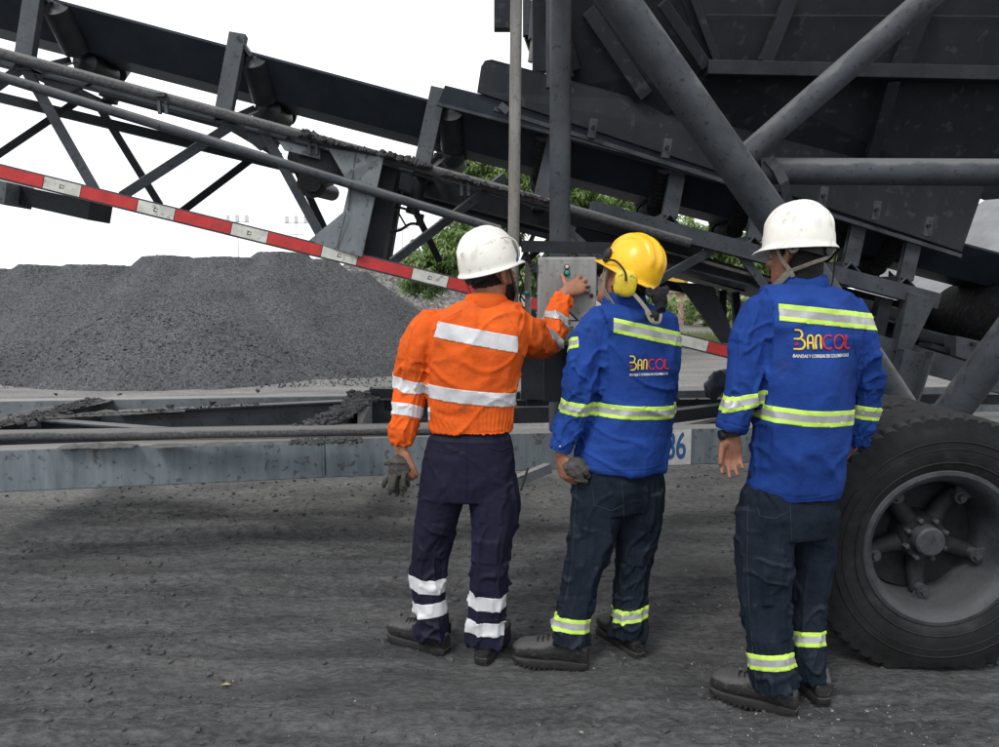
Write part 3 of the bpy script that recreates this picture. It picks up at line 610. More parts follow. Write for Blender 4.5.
for k in range(len(lab)):
    A, B = at_px(stops[k]+.4), at_px(stops[k+1]-.4); o = MB(); o.bar(A+ln*.042, B+ln*.042, .003, .064, lup)
    tp = o.obj('red_stripe' if lab[k] == 'r' else 'white_stripe', M['red' if lab[k] == 'r' else 'white_tape'], lc, False)
    if lab[k] == 'w':
        o = MB(); c_ = (A+B)/2+ln*.0445; s_ = .011
        for z in (0, 1): o.bar(c_-ld*s_*(1-z*.2)+lup*(s_*(z*2-1)*.9), c_+ld*s_+lup*(s_*(z*2-1)*.5), .001, .0035, lup)
        o.bar(c_-ld*s_-lup*s_, c_-ld*s_*.8+lup*s_, .001, .0035, ld); o.obj('print_mark', M['ink'], tp, False)
# near diagonals
for a, b in (((24, 66), (95, 190)), ((235, 123), (122, 196)), ((262, 128), (322, 238)), ((505, 176), (392, 262)), ((548, 192), (590, 268)), ((712, 250), (655, 282)), ((735, 246), (775, 300)), ((-90, 150), (24, 66))):
    PB('diagonal', (a[0], a[1], ft(a[0])+.01), (b[0], b[1], ft(b[0])+.01), .022, .052, 'steel', up=(1, 0, 1))
for a, b in (((100, 108), (160, 205)), ((58, 102) if False else (82, 98), (-10, 160)), ((250, 160), (181, 212)), ((296, 168), (330, 240)), ((410, 200), (440, 262)), ((560, 232), (500, 282))):
    PB('rear_diagonal', (a[0], a[1], ft(a[0])+rear), (b[0], b[1], ft(b[0])+rear), .02, .048, 'steel_dark', up=(1, 0, 1))
# dark counterweight box hanging under the left end
PP('side_plate', [(-10, 178, 4.3), (7, 182, 4.3), (4, 205, 4.3), (-10, 202, 4.3)], .25, 'steel_light')
PP('counterweight', [(4, 182, 4.42), (91, 201, 4.42), (88, 220, 4.42), (4, 201, 4.42)], .25, 'steel_dark')
# bracket column with gusset foot
bk = PP('bracket_plate', [(328, 148, 4.28), (384, 156, 4.28), (362, 257, 4.3), (308, 241, 4.3), (343, 212, 4.3), (348, 190, 4.3), (343, 174, 4.28)], .012, 'steel_light')
for (a, b) in (((356, 152), (348, 210)), ((346, 212), (337, 248)), ((368, 154), (360, 170))): PB('weld_seam', (a[0], a[1], 4.276), (b[0], b[1], 4.294), .004, .006, 'rust_pipe', up=(1, 0, 0), parent=bk)
PB('bracket_column', (388, 166, 4.5), (372, 262, 4.5), .16, .14, 'steel_dark', up=(1, 0, 0)); PB('bracket_column', (398, 170, 4.95), (383, 262, 4.95), .10, .10, 'steel_dark', up=(1, 0, 0))
# return roller cluster
o = MB(); o.tube([W(318, 165, 4.40), W(318, 178, 5.2)], .115, 24); rr_ = o.obj('return_roller', M['roller'], mach)
o = MB(); o.tube([W(306, 186, 4.5), W(332, 193, 4.9)], .05, 18); o.obj('return_roller', M['roller'], mach)
o = MB(); o.tube([W(312, 183, 4.36), W(312, 183, 4.40)], .085, 24); o.tube([W(312, 183, 4.33), W(312, 183, 4.37)], .05, 20); o.obj('bearing', M['hub'], rr_)
PP('roller_bracket', [(278, 140, 4.3), (320, 150, 4.32), (320, 159, 4.32), (284, 150, 4.3)], .02, 'steel_light')
# hanging scrapers with hoses
for a, b, r_ in (((421, 178, 4.6), (412, 214, 4.6), .042), ((421, 214, 4.6), (419, 226, 4.6), .022)): PT('scraper_arm', a, b, r_, 'steel_dark')
o = MB(); o.tube([W(370, 212, 4.6), W(388, 206, 4.6), W(402, 208, 4.6), W(410, 211, 4.6)], .008, 8, sub=5); o.tube([W(388, 232, 4.6), W(400, 230, 4.6), W(410, 224, 4.6), W(419, 224, 4.6)], .009, 8, sub=5); o.tube([W(394, 205, 4.62), W(406, 226, 4.6)], .006, 6); o.obj('hose', M['black'], mach)
strip_rocks('spilt_coal', W(300, 139, 4.25), W(432, 172, 4.33), .12, 700, .006, .024, .015, 'coal lumps lying on the upper chord right of the grey bracket plate', heap=.04)
strip_rocks('spilt_coal', W(440, 176, 4.36), W(560, 207, 4.45), .10, 420, .005, .02, .008, 'coal crumbs on the upper chord behind the thin pole', heap=.02)

# --- trough belt
bt_top = lambda p: -16+.2685*p
def trough(name, pa, pb, toff, m, extra=0, zup=0):
    P = []
    for px in (pa, pb):
        Yn = ft(px)+.12; q = W(px, bt_top(px), Yn)
        cs_ = [(0, 0), (.22, -.185), (.56, -.185), (.78, 0)]
        cs2 = cs_+[(y_, z_-.014) for y_, z_ in cs_[::-1]]
        P.append([q+Vector((0, y_, z_+zup)) for y_, z_ in cs2])
    o = MB(); o.loft(P); return o.obj(name, M[m], mach, False)
trough('belt', -130, 1080, 0, 'belt')
# coal riding in the belt trough
P = []
for px in (-130, 1080):
    q = W(px, bt_top(px), ft(px)+.12); P.append([q+Vector((0, y_, z_)) for y_, z_ in ((.10, -.075), (.22, -.178), (.56, -.178), (.68, -.075), (.5, -.03), (.28, -.03))])
o = MB(); o.loft(P); cl = o.obj('coal_load', M['coal'], None, False); meta(cl, 'coal riding in the trough of the upper belt', 'coal', None, 'stuff')
# skirt board over belt, from px 440 on
PP('skirt_board', [(437, 104, 4.40), (445, 85, 4.38), (960, 214, 4.74), (960, 250, 4.74)], .012, 'belt')
PB('skirt_rail', (437, 104, 4.39), (700, 172, 4.56), .03, .016, 'steel')
PB('skirt_rail', (494, 109, 4.36), (960, 256, 4.66), .03, .022, 'steel')
sk = PP('skirt_plate', [(477, 92, 4.38), (481, 66, 4.38), (485, 60, 4.38), (492, 59, 4.38), (640, 99, 4.5), (985, 186, 4.72), (962, 252, 4.72)], .02, 'hopper', .004)
for px, py in ((593, 128), (667, 148), (823, 196), (876, 210), (928, 226)):
    lg = PB('lug', (px+1, py-9, 4.33+.0004*(px-480)), (px-2, py+10, 4.33+.0004*(px-480)), .045, .03, 'steel', up=(0, 1, 0), parent=sk)
    o = MB(); q = W(px, py, 4.30+.0004*(px-480)); o.tube([q, q+Vector((0, -.02, 0))], .013, 6); o.obj('bolt', M['hub'], sk)
PB('lug', (500, 105, 4.33), (508, 112, 4.33), .04, .03, 'steel', up=(0, 1, 0), parent=sk)

# --- idlers
def idler(px, kind):
    Yn = ft(px); t = W(px, bt_top(px), Yn+.12); base = W(px-12, uf(px-6), Yn) if px < 600 else W(px-4, 212+(px-600)*.2655-9, Yn)
    slope = (W(px+60, bt_top(px+60), ft(px+60)+.12)-t).normalized()
    cz = t.z-.185-.014; root = empty('idler', tuple(base), mach)
    o = MB(); o.bar(base+Vector((0, -.02, .02)), base+Vector((0, .98, .02-.0)), .09, .07, prof='L', t=.01)
    # inverted V foot
    a = base+Vector((0, -.03, .0)); o.prism([a+Vector((-.065, 0, -.015)), a+Vector((0, 0, .055)), a+Vector((.065, 0, -.015)), a+Vector((.052, 0, -.015)), a+Vector((0, 0, .040)), a+Vector((-.052, 0, -.015))], (0, .10, 0))
    top = t+Vector((.035, -.05, .055)); 
    for s_, y0 in ((0, 0), (1, .88)):
        A = base+Vector((.0, y0, .03)); B = Vector((top.x, top.y+(.98 if s_ else 0), top.z)); o.bar(A, B, .095, .03 if s_ else .05, up=(0, 1, 0), prof='U', t=.008)
    if px < 400:
        e_ = t+slope*.10+Vector((0, -.035, -.035)); o.bar(top+Vector((0, -.01, -.012)), e_, .02, .075, up=(0, 1, 0)); o.bar(e_, e_+Vector((.0, 0, -.05)), .06, .02, up=(0, 1, 0))
    if False:
        hp_ = [Vector((-.045, 0)), Vector((-.03, .03)), Vector((0, .042)), Vector((.04, .035)), Vector((.075, .01)), Vector((.10, -.06))]
        q_ = [top+Vector((p.x, .0, p.y)) for p in hp_]; q_ += [top+Vector((p.x*.72, .0, p.y-.014)) for p in hp_[::-1]]; o.prism(q_, (0, .07, 0))
    mid = Vector((base.x+.05, t.y+.39, cz-.05))
    o.bar(base+Vector((.02, .1, .03)), Vector((base.x+.09, t.y+.2, cz-.09)), .05, .04, prof='L'); o.bar(base+Vector((.02, .85, .03)), Vector((base.x+.09, t.y+.58, cz-.09)), .05, .04, prof='L')
    o.bar(base+Vector((.02, .45, .02)), Vector((base.x+.06, base.y+.47, cz-.05)), .05, .05, up=(0, 1, 0)); o.obj('bracket', M['steel'], root, False, .003)
    sh = slope*(.10 if kind == 'plain' else -.06); R_ = .072 if kind == 'plain' else .058
    segs = [(Vector((0, -.03, .035)), Vector((0, .19, -.16))), (Vector((0, .235, -.185)), Vector((0, .545, -.185))), (Vector((0, .59, -.16)), Vector((0, .81, .035)))]
    for a_, b_ in segs:
        A = t+a_+sh+Vector((0, 0, -.072)); B = t+b_+sh+Vector((0, 0, -.072)); o = MB()
        if kind == 'plain':
            d_ = (B-A).normalized(); L_ = (B-A).length
            o.tube([A-d_*.01, A, A+d_*.012, A+d_*.02, B-d_*.02, B-d_*.012, B, B+d_*.01], [.012, .03, .05, R_, R_, .05, .03, .012], 20)
        else:
            k = 9; pts = []; rs = []
            for i in range(k):
                for tt, r_ in ((0, .038), (.05, R_), (.72, R_), (.77, .038)): pts.append(A.lerp(B, (i+tt)/k)); rs.append(r_)
            o.tube(pts, rs, 20)
        ro = o.obj('roller', M['roller' if kind == 'plain' else 'rubber'], root)
    return root
for px, kd in ((37, 'plain'), (236, 'plain'), (434, 'plain'), (553, 'disc'), (673, 'disc'), (757, 'disc'), (853, 'disc'), (908, 'disc')): idler(px, kd)
# dirt filled in under the upper chord near idlers on the left
for px in (60, 262):
    o = MB(); q = W(px, uf(px)+6, ft(px)+.02); o.prism([q+Vector((-.10, 0, .045)), q+Vector((.17, 0, -.005)), q+Vector((-.02, 0, -.085)), q+Vector((-.085, 0, -.03))], (0, .03, 0)); o.obj('gusset', M['steel'], mach, False, .002)

# --- hopper
hop = empty('hopper', tuple(W(800, 100, 4.7)), mach)
def HP(name, pts, th, m='hopper', bevel=.003): return PP(name, pts, th, m, bevel, hop)
def quadplate(name, pts, th, m='hopper', parent=hop):
    P = [W(*p) for p in pts]; n_ = (P[1]-P[0]).cross(P[2]-P[0]).normalized()
    if n_.y < 0: n_ = -n_
    o = MB(); o.prism(P, n_*th); return o.obj(name, M[m], parent, False, .003)
quadplate('lower_wall', [(664, 118, 4.53), (984, 200, 4.75), (1150, 186, 4.74), (1150, 72, 4.34), (705, 64, 4.27)], .02)
quadplate('upper_wall', [(705, 64, 4.27), (1150, 72, 4.34), (1150, -330, 3.72), (560, -330, 3.66)], .02)  # runs on above the view, extended to shade the parts below
quadplate('corner_wall', [(555, 90, 4.60), (664, 120, 4.53), (705, 64, 4.275), (560, -330, 3.67), (480, -330, 4.4)], .02)
quadplate('end_wall', [(572, 80, 4.56), (480, -330, 4.4), (520, -330, 5.9), (590, 90, 5.6)], .02)
quadplate('rear_wall', [(560, 70, 5.6), (1150, 150, 5.7), (1200, -330, 6.6), (520, -330, 6.6)], .02)
def rib(a, b, w_=.075, h_=.05, m='hopper'): 
    A, B = W(*a), W(*b); o = MB(); o.bar(A, B, h_, w_, up=(1, 0, 0), prof='box'); return o.obj('rib', M[m], hop, False, .004)
o = MB(); o.bar(W(706, 69, 4.22), W(1150, 78, 4.29), .09, .075); o.obj('stiffener', M['steel_dark'], hop, False, .004)
rib((792, -6, 4.12), (765, 62, 4.22)); rib((930, -6, 4.13), (900, 66, 4.25), .09); rib((893, 80, 4.27), (868, 168, 4.60), .07); rib((662, 2, 4.10), (706, 66, 4.22), .06); rib((690, -10, 4.10), (716, 60, 4.22), .04)
rib((588, 10, 4.33), (646, 96, 4.45), .08, .05); rib((548, -30, 4.30), (575, 70, 4.5), .06)
rib((570, 78, 4.50), (548, 0, 4.4), .05)
o = MB(); o.bar(W(706, 15, 4.135), W(1150, 17, 4.2), .006, .01); o.bar(W(640, 10, 4.25), W(690, 60, 4.26), .006, .01); o.obj('weld_seam', M['steel_dark'], hop, False)
# end frame at the left of the hopper
HP('end_plate', [(494, -230, 4.9), (494, 28, 4.9), (511, 28, 4.9), (511, -230, 4.9)], .08); quadplate('end_wall', [(984, 200, 4.75), (1150, 186, 4.74), (1150, -330, 3.72), (1180, -330, 6.5), (1100, 150, 5.7)], .02); PB('frame_post', (527, -40, 4.7), (527, 36, 4.7), .05, .05, 'steel', up=(0, 1, 0), parent=hop)
PB('frame_post', (541, -60, 4.45), (541, 72, 4.5), .10, .08, 'steel_dark', up=(0, 1, 0), parent=hop); PB('frame_post', (549.5, -60, 4.3), (549.5, 88, 4.32), .035, .05, 'steel', up=(0, 1, 0), parent=hop)
PT('ram', (541, -40, 4.6), (534, 40, 4.6), .035, 'steel', parent=hop); PT('ram', (534, 40, 4.6), (531, 62, 4.6), .02, 'galv', parent=hop)
PB('frame_brace', (528, 36, 4.75), (538, 64, 4.75), .05, .05, 'steel_dark', up=(0, 1, 0), parent=hop); PB('frame_brace', (528, 0, 4.75), (540, 30, 4.75), .03, .03, 'steel_dark', up=(0, 1, 0), parent=hop)
HP('corner_fill', [(566, -40, 4.62), (600, -40, 4.6), (566, 66, 4.62)], .02, 'steel')

# --- tubular support frame
PT('support_post', (561, -60, 3.86), (559, 430, 3.92), .054, 'steel', 28)
PT('thin_post', (517, -60, 3.52), (512.5, 330, 3.55), .027, 'galv', 20)
def tubep(name, pts, r, m='steel', ring=None):
    o = MB(); P = [W(*p) for p in pts]; o.tube(P, r, 28)
    if ring: 
        A, B = P[0], P[-1]; q = A.lerp(B, ring); d = (B-A).normalized(); o.tube([q-d*.006, q, q+d*.006], [r, r+.005, r], 28)
    return o.obj(name, M[m], mach)
tubep('support_leg', [(477, -200, 3.36), (583, -50, 3.56), (767, 210, 3.82), (912, 425, 4.0)], .088)
o = MB(); q = W(732, 160.5, 3.772); d_ = (W(767, 210, 3.82)-W(583, -50, 3.56)).normalized(); o.tube([q-d_*.006, q, q+d_*.006], [.088, .0915, .088], 28); o.obj('weld_seam', M['steel'], mach)
tubep('support_brace', [(741, 160, 3.80), (1150, -195, 3.33)], .060)
tubep('support_beam', [(758, 171, 3.86), (1420, 175, 3.55)], .066)
tubep('support_leg', [(1260, 4, 2.95), (936, 432, 3.85)], .085)
o = MB(); q = [W(768, 158, 3.79), W(777, 168, 3.775), W(784, 182, 3.775), W(788, 204, 3.86)]
for a_, b_ in zip(q, q[1:]): o.bar(a_, b_, .05, .008, up=(0, 1, 0))
o.obj('strap_plate', M['steel'], mach, False)
PP('dark_plate', [(544, 345, 3.72), (572, 345, 3.72), (572, 402, 3.74), (544, 402, 3.74)], .03, 'steel_dark')  # plain dark plate covering the post below the control box
# post base and collar with hoses beneath the control box
o = MB(); a_ = W(574, 404, 4.0); o.tube([W(573, 375, 3.95), W(573, 404, 3.95)], .075, 24); o.tube([W(573, 404, 3.95), W(573, 440, 3.97)], .055, 24); o.tube([W(573, 404, 3.95)+Vector((0, 0, -.012)), W(573, 404, 3.95)], .085, 24); o.obj('post_collar', M['steel'], mach)
o = MB()
for a_ in (((574, 340), (572, 356), (580, 378), (596, 400)), ((580, 340), (580, 352), (590, 366), (602, 376)), ((590, 338), (588, 350), (596, 360), (606, 364))): o.tube([W(x, y, 3.62+.1*i) for i, (x, y) in enumerate(a_)], .022, 12, sub=5)
o.obj('hose', M['black'], mach)

# --- right-hand tail section
PP('tail_post', [(909, 292, 4.70), (937, 299, 4.72), (911, 352, 4.7), (897, 351, 4.7)], .09, 'steel'); PP('tail_post', [(905, 349, 4.62), (935, 357, 4.62), (917, 402, 4.6), (893, 400, 4.6)], .10, 'steel')
PB('tail_flange', (931, 352, 4.56), (914, 404, 4.56), .012, .08, 'steel', up=(0, 1, 0))
PB('tail_beam', (855, 342, 4.75), (1010, 384, 4.9), .07, .16, 'steel'); PB('tail_beam', (925, 345, 4.6), (985, 363, 4.65), .12, .03, 'steel_dark')
PP('bearing_block', [(956, 336, 4.5), (1010, 348, 4.5), (1010, 362, 4.5), (985, 366, 4.5), (956, 356, 4.5)], .12, 'steel_light' if False else 'steel'); 
bl = MB()
for px, py in ((972, 344), (980, 347)): q = W(px, py, 4.49); bl.tube([q, q+Vector((0, -.02, 0))], .014, 6)
bl.obj('bolt', M['hub'], mach)
o = MB(); c_ = W(1000, 322, 5.2); o.tube([c_+Vector((0, -.40, 0)), c_+Vector((0, -.39, 0)), c_+Vector((0, .40, 0))], [.25, .28, .28], 40); tl = o.obj('tail_drum', M['belt_black'], mach)
o = MB(); o.tube([c_+Vector((0, -.43, 0)), c_+Vector((0, -.40, 0))], .07, 20); o.obj('bearing', M['hub'], tl)
o = MB(); o.tube([W(805, 303, 5.0), W(891, 326, 5.05)], .13, 24); o.obj('drive_drum', M['steel_dark'], mach)
PB('return_belt', (570, 245, 5.0), (960, 345, 5.2), .75, .012, 'belt')
cc = []; 
for k in range(420): cc.append(tuple(W(930+60*random.random(), 297+45*random.random(), 4.80+.15*random.random())))
PP('rear_dark_sheet', [(770, 268, 5.62), (895, 300, 5.62), (1040, 304, 5.62), (1040, 384, 5.62), (900, 350, 5.62), (770, 318, 5.62)], .02, 'belt_black')  # dark sheet added to fill the bright gaps behind the tail
PP('side_plate', [(640, 262, 5.0), (745, 292, 5.05), (745, 282, 5.05), (640, 250, 5.0)], .02, 'steel_dark')
# dark V legs seen between the workers
PP('tail_leg', [(678, 282, 4.9), (702, 284, 4.9), (735, 344, 4.9), (722, 343, 4.9)], .03, 'steel_dark'); PP('tail_leg', [(700, 284, 5.1), (714, 287, 5.1), (734, 335, 5.1), (728, 342, 5.1)], .03, 'steel')
PB('tail_leg', (722, 290, 5.2), (722, 330, 5.2), .05, .05, 'steel_dark', up=(0, 1, 0)); PB('tail_leg', (735, 292, 5.2), (738, 330, 5.2), .05, .05, 'steel_dark', up=(0, 1, 0))
PB('tail_beam', (575, 228, 4.95), (810, 298, 5.1), .06, .12, 'steel_dark'); PB('tail_beam', (560, 262, 5.0), (700, 292, 5.1), .05, .06, 'steel_dark')
PB('inner_bar', (655, 248, 4.8), (780, 283, 4.9), .012, .02, 'galv'); PB('inner_bar', (560, 215, 4.7), (700, 252, 4.8), .06, .08, 'steel_dark')
PB('tail_beam', (770, 305, 4.85), (910, 345, 4.95), .05, .10, 'steel_dark'); PB('tail_beam', (862, 398, 4.9), (1020, 400, 4.9), .05, .06, 'steel_dark')
PB('tail_post', (884, 298, 4.8), (872, 350, 4.8), .08, .08, 'steel_dark', up=(0, 1, 0))
PB('shelf_bar', (560, 222, 3.98), (604, 262, 3.98), .03, .03, 'steel', up=(0, 1, 0))

# --- control box on its bracket
bx = empty('control_box', tuple(W(567, 340, 3.46)), mach)
YB = 3.40; c0, c1_ = W(538, 257, YB), W(597, 257, YB); bw = c1_.x-c0.x; cxm = (c0.x+c1_.x)/2; zt_ = W(567, 257, YB).z; zb_ = W(567, 343, YB).z
o = MB(); o.box((cxm, YB+.10, (zt_+zb_)/2), bw-.012, .17, zt_-zb_-.012); o.obj('box_body', M['boxgrey'], bx, False, .012)
o = MB(); o.box((cxm, YB+.004, (zt_+zb_)/2), bw, .018, zt_-zb_); dr = o.obj('box_door', M['boxgrey'], bx, False, .010)
for py in (268, 330):
    q = W(536, py, YB); o = MB(); o.box(q+Vector((-.008, 0, 0)), .026, .03, .045); o.box(q+Vector((-.02, -.005, .012)), .02, .02, .008); o.box(q+Vector((-.02, -.005, -.012)), .02, .02, .008); o.obj('hinge', M['hub'], bx, False, .002)
def btn(px, py, m, r=.0105):
    q = W(px, py, YB-.005); o = MB(); o.tube([q+Vector((0, .004, 0)), q+Vector((0, -.008, 0))], r+.004, 20); b_ = o.obj('button_ring', M['hub'], bx); o = MB(); o.tube([q+Vector((0, 0, 0)), q+Vector((0, -.013, 0)), q+Vector((0, -.015, 0))], [r, r, r*.6], 20); o.obj('button', M[m], b_)
btn(566.7, 266.8, 'cream_button', .008); btn(566.7, 272.8, 'green_button', .0105)
q = W(591.5, 295.5, YB-.005); o = MB(); o.tube([q+Vector((0, .002, 0)), q+Vector((0, -.004, 0))], .009, 18); o.obj('lock', M['black'], bx)
q = W(579, 313, YB-.005); o = MB(); o.tube([q+Vector((0, .002, 0)), q+Vector((0, -.003, 0))], .003, 8); o.obj('bolt', M['black'], bx)
# warning stickers: triangle and words
def W0(px, py): return W(px, py, YB-.0065)
o = MB(); o.prism([W0(565, 307), W0(579.5, 321), W0(551, 321)], (0, -.0006, 0)); ts = o.obj('warning_sign', M['ink'], bx, False)
o = MB(); o.prism([W0(565, 309.5)+Vector((0, -.0009, 0)), W0(576, 320)+Vector((0, -.0009, 0)), W0(554.5, 320)+Vector((0, -.0009, 0))], (0, -.0005, 0)); o.obj('warning_field', M['white_print'], ts, False)
o = MB(); o.prism([W0(551, 321.5), W0(579.5, 321.5), W0(579.5, 329.5), W0(551, 329.5)], (0, -.0006, 0)); ts2 = o.obj('warning_label', M['white_print'], bx, False)
flat_text('RIESGO', .0155, W0(565, 323.6)+Vector((0, -.0012, 0)), (1, 0, 0), (0, 0, 1), 0, M['ink'], 'lettering', ts2, .0006); flat_text('ELECTRICO', .0155, W0(565, 327.8)+Vector((0, -.0012, 0)), (1, 0, 0), (0, 0, 1), 0, M['ink'], 'lettering', ts2, .0006)
# bracket rail above, side conduit, limit switch
PB('box_rail', (522, 246, 3.5), (612, 248, 3.55), .05, .055, 'steel_dark', 'L'); PB('box_rail', (528, 262, 3.62), (528, 330, 3.62), .03, .03, 'galv', up=(0, 1, 0))
PB('box_rail', (519, 238, 3.62), (545, 296, 3.62), .02, .035, 'steel_dark', up=(0, 1, 0))
o = MB(); o.tube([W(596, 266, 3.50), W(611, 263, 3.45)], .042, 22); o.tube([W(596, 266, 3.5), W(599, 265.5, 3.49)], .05, 22); o.obj('cable_gland', M['black'], bx)
o = MB(); o.box(W(600, 284, 3.55), .03, .03, .065); o.obj('switch_box', M['white_print'], bx, False, .004)
o = MB(); o.tube([W(527, 315, 3.6), W(520, 300, 3.62), W(523, 285, 3.6), W(518, 270, 3.62)], .005, 6, sub=5); o.tube([W(524, 322, 3.6), W(530, 310, 3.62), W(521, 296, 3.6)], .004, 6, sub=5); q = W(527, 293, 3.6); o.obj('cable', M['black'], mach)
o = MB(); o.ball(q, .012, 8); o.obj('indicator_lamp', M['green_button'], mach)
PB('tow_bar', (470, 500, 3.5), (548, 468, 3.95), .05, .05, 'steel_light', up=(0, 1, 0))
o = MB(); o.tube([W(528, 468, 3.7), W(521, 490, 3.6)], .006, 8); o.obj('cable', M['black'], mach)

# --- wheels (twin tyres, spoke hub)
def wheel(cx_, Y0, z_, R=.535, wid=.27, outer=True):
    root = empty('wheel', (cx_, Y0, z_), mach); n = 240; rw = .306
    prof = [(rw+.004, .012), (rw+.03, -.006), (rw+.08, -.016), (R-.085, -.012), (R-.05, .0), (R-.028, .010), (R-.010, .024), (R, .045), (R, wid-.045), (R-.010, wid-.024), (R-.05, wid), (R-.085, wid+.012), (rw+.08, wid+.016), (rw+.03, wid+.006), (rw+.004, wid-.012)]
    # refine tread region
    fine = prof[:5]; ys = [.008, .020, .030, .042, .062, .082, .090, .098, .112, .128, .135, .142, .158, .172, .180, .188, .208, .228, .240, .250, .262]
    fine = prof[:4] + [(R-.055, -.002), (R-.035, .004)] + [(R-.012 if y < .02 or y > wid-.02 else R, y) for y in ys] + prof[11:]
    rings = []
    for k in range(n):
        a = 2*math.pi*k/n; ring_ = []
        for j, (r, y) in enumerate(fine):
            rr = r
            if r >= R-.04:
                g1 = min(abs(y-m_) for m_ in (.090, .135, .180)); 
                if g1 < .004: rr -= .012
                edge = y < .062 or y > wid-.062
                if edge and k % 4 == 0: rr -= .012
                if edge and k % 4 == 2: rr += .001
                if not edge and (k+int(y*100)) % 6 == 0: rr -= .005
            if .10 > (R-r) > .07: rr += .0
            ring_.append(Vector((cx_+rr*math.cos(a), Y0+y, z_+rr*math.sin(a))))
        rings.append(ring_)
    # flatten the contact patch a little
    for r_ in rings:
        for v in r_:
            if v.z < .0: v.z = .0
    o = MB(); o.loft(rings, closed=True, caps=False); ty = o.obj('tyre', M['rubber'], root)
    o = MB()
    for rr, th in ((R-.10, .0025), (R-.13, .0018), (rw+.045, .003)):
        yy = -.0155 if rr < R-.09 and rr > rw+.07 else -.011
        o.tube([Vector((cx_+rr*math.cos(2*math.pi*k/96), Y0+yy, z_+rr*math.sin(2*math.pi*k/96))) for k in range(97)], th, 6)
    o.obj('sidewall_rib', M['rubber'], ty)
    # rim
    pr = [(rw+.006, .002), (rw+.010, .008), (rw+.006, .016), (rw-.012, .020), (rw-.030, .030), (rw-.038, .060), (rw-.045, .12), (rw-.052, .17), (rw-.045, wid-.02), (rw+.004, wid-.004), (rw+.004, wid), (rw-.055, wid-.01), (rw-.064, .17), (rw-.052, .11), (rw-.046, .062), (rw-.040, .034), (rw-.022, .010), (rw-.008, .000)]
    rings = [[Vector((cx_+r*math.cos(2*math.pi*k/96), Y0+y, z_+r*math.sin(2*math.pi*k/96))) for r, y in pr] for k in range(96)]
    o = MB(); o.loft(rings, closed=True, caps=False); o.obj('rim', M['rim'], root)
    if outer:
        hy = Y0+.13; o = MB(); C_ = lambda a, r, y: Vector((cx_+r*math.cos(a), y, z_+r*math.sin(a)))
        o.tube([C_(0, 0, Y0+.235), C_(0, 0, hy+.02), C_(0, 0, hy+.005)], [.105, .095, .088], 36)
        for k in range(5):
            a = math.radians(-90+72*k); t_ = Vector((-math.sin(a), 0, math.cos(a)))
            for s_ in (0,): o.tube([C_(a, .06, hy+.05), C_(a, .16, hy+.06), C_(a, .235, hy+.035)], [(.042, .045), (.036, .034), (.032, .024)], 14)
        o.tube([C_(0, 0, Y0+.26), C_(0, 0, Y0+.23)], .24, 48)
        o.obj('hub', M['hub'], root)
        o = MB(); o.tube([C_(0, 0, hy+.01), C_(0, 0, hy-.040), C_(0, 0, hy-.048)], [.062, .060, .052], 32); hb = o.obj('hub_cap', M['rim'], root)
        for k in range(8): a = math.radians(20+45*k); o = MB(); o.tube([C_(a, .083, hy+.01), C_(a, .083, hy-.016), C_(a, .083, hy-.02)], [.011, .011, .006], 6); o.obj('hub_bolt', M['rim'], hb)
        for k in range(5):
            a = math.radians(-90+72*k); o = MB(); o.tube([C_(a, .218, hy+.02), C_(a, .218, hy-.012)], .026, 18); o.tube([C_(a, .218, hy-.01), C_(a, .218, hy-.03)], .015, 6)
            o.prism([C_(a-.16, .255, hy+.01), C_(a+.16, .255, hy+.01), C_(a+.10, .212, hy+.01), C_(a-.10, .212, hy+.01)], (0, -.014, 0)); o.obj('rim_clamp', M['rim'], root)
    return root
YW = 2.80; wc = W(944, 551, YW); 
zc_ = wc.z+.004; wheel(wc.x, YW, zc_); wheel(wc.x, YW+.33, zc_, outer=False)
o = MB(); o.tube([(wc.x, YW+.30, zc_), (wc.x, 4.9, zc_)], .075, 24); o.tube([(wc.x, YW+.26, zc_), (wc.x, YW+.34, zc_)], .2, 30); o.obj('axle', M['steel_dark'], mach)
o = MB(); o.box((wc.x, 4.2, .60), .16, .5, .22); o.obj('spring_mount', M['steel_dark'], mach, False, .01)
# ================================================================== PEOPLE
def remesh(mb, voxel, smooth=4, name='tmp'):
    me = mb.mesh(name); o = bpy.data.objects.new(name, me); COL.objects.link(o)
    r = o.modifiers.new('r', 'REMESH'); r.mode = 'VOXEL'; r.voxel_size = voxel; r.adaptivity = 0
    if smooth: s = o.modifiers.new('s', 'SMOOTH'); s.factor = .5; s.iterations = smooth
    dg = bpy.context.evaluated_depsgraph_get(); out = bpy.data.meshes.new_from_object(o.evaluated_get(dg)); bpy.data.objects.remove(o); bpy.data.meshes.remove(me)
    return out
def arrs(me):
    n = len(me.vertices); co = np.empty(n*3); me.vertices.foreach_get('co', co); no_ = np.empty(n*3); me.vertices.foreach_get('normal', no_); return co.reshape(-1, 3), no_.reshape(-1, 3)
def setco(me, co): me.vertices.foreach_set('co', np.ascontiguousarray(co).ravel()); me.update()
def bone_map(co, bones):
    """bones: (limb, A, B, radius, t0). Returns limb index, distance along the limb, unit radial direction."""
    best = np.full(len(co), 1e9); limb = np.zeros(len(co), int); T = np.zeros(len(co)); D = np.zeros((len(co), 3))
    for (l_, A, B, r, t0) in bones:
        A = np.array(A); B = np.array(B); d = B-A; L_ = np.linalg.norm(d); d = d/L_
        t = np.clip((co-A)@d, 0, L_); q = A+t[:, None]*d; v = co-q; dist = np.linalg.norm(v, axis=1)-r
        m = dist < best; best[m] = dist[m]; limb[m] = l_; T[m] = t0+t[m]; D[m] = v[m]/(np.linalg.norm(v[m], axis=1, keepdims=True)+1e-6)
    return limb, T, D
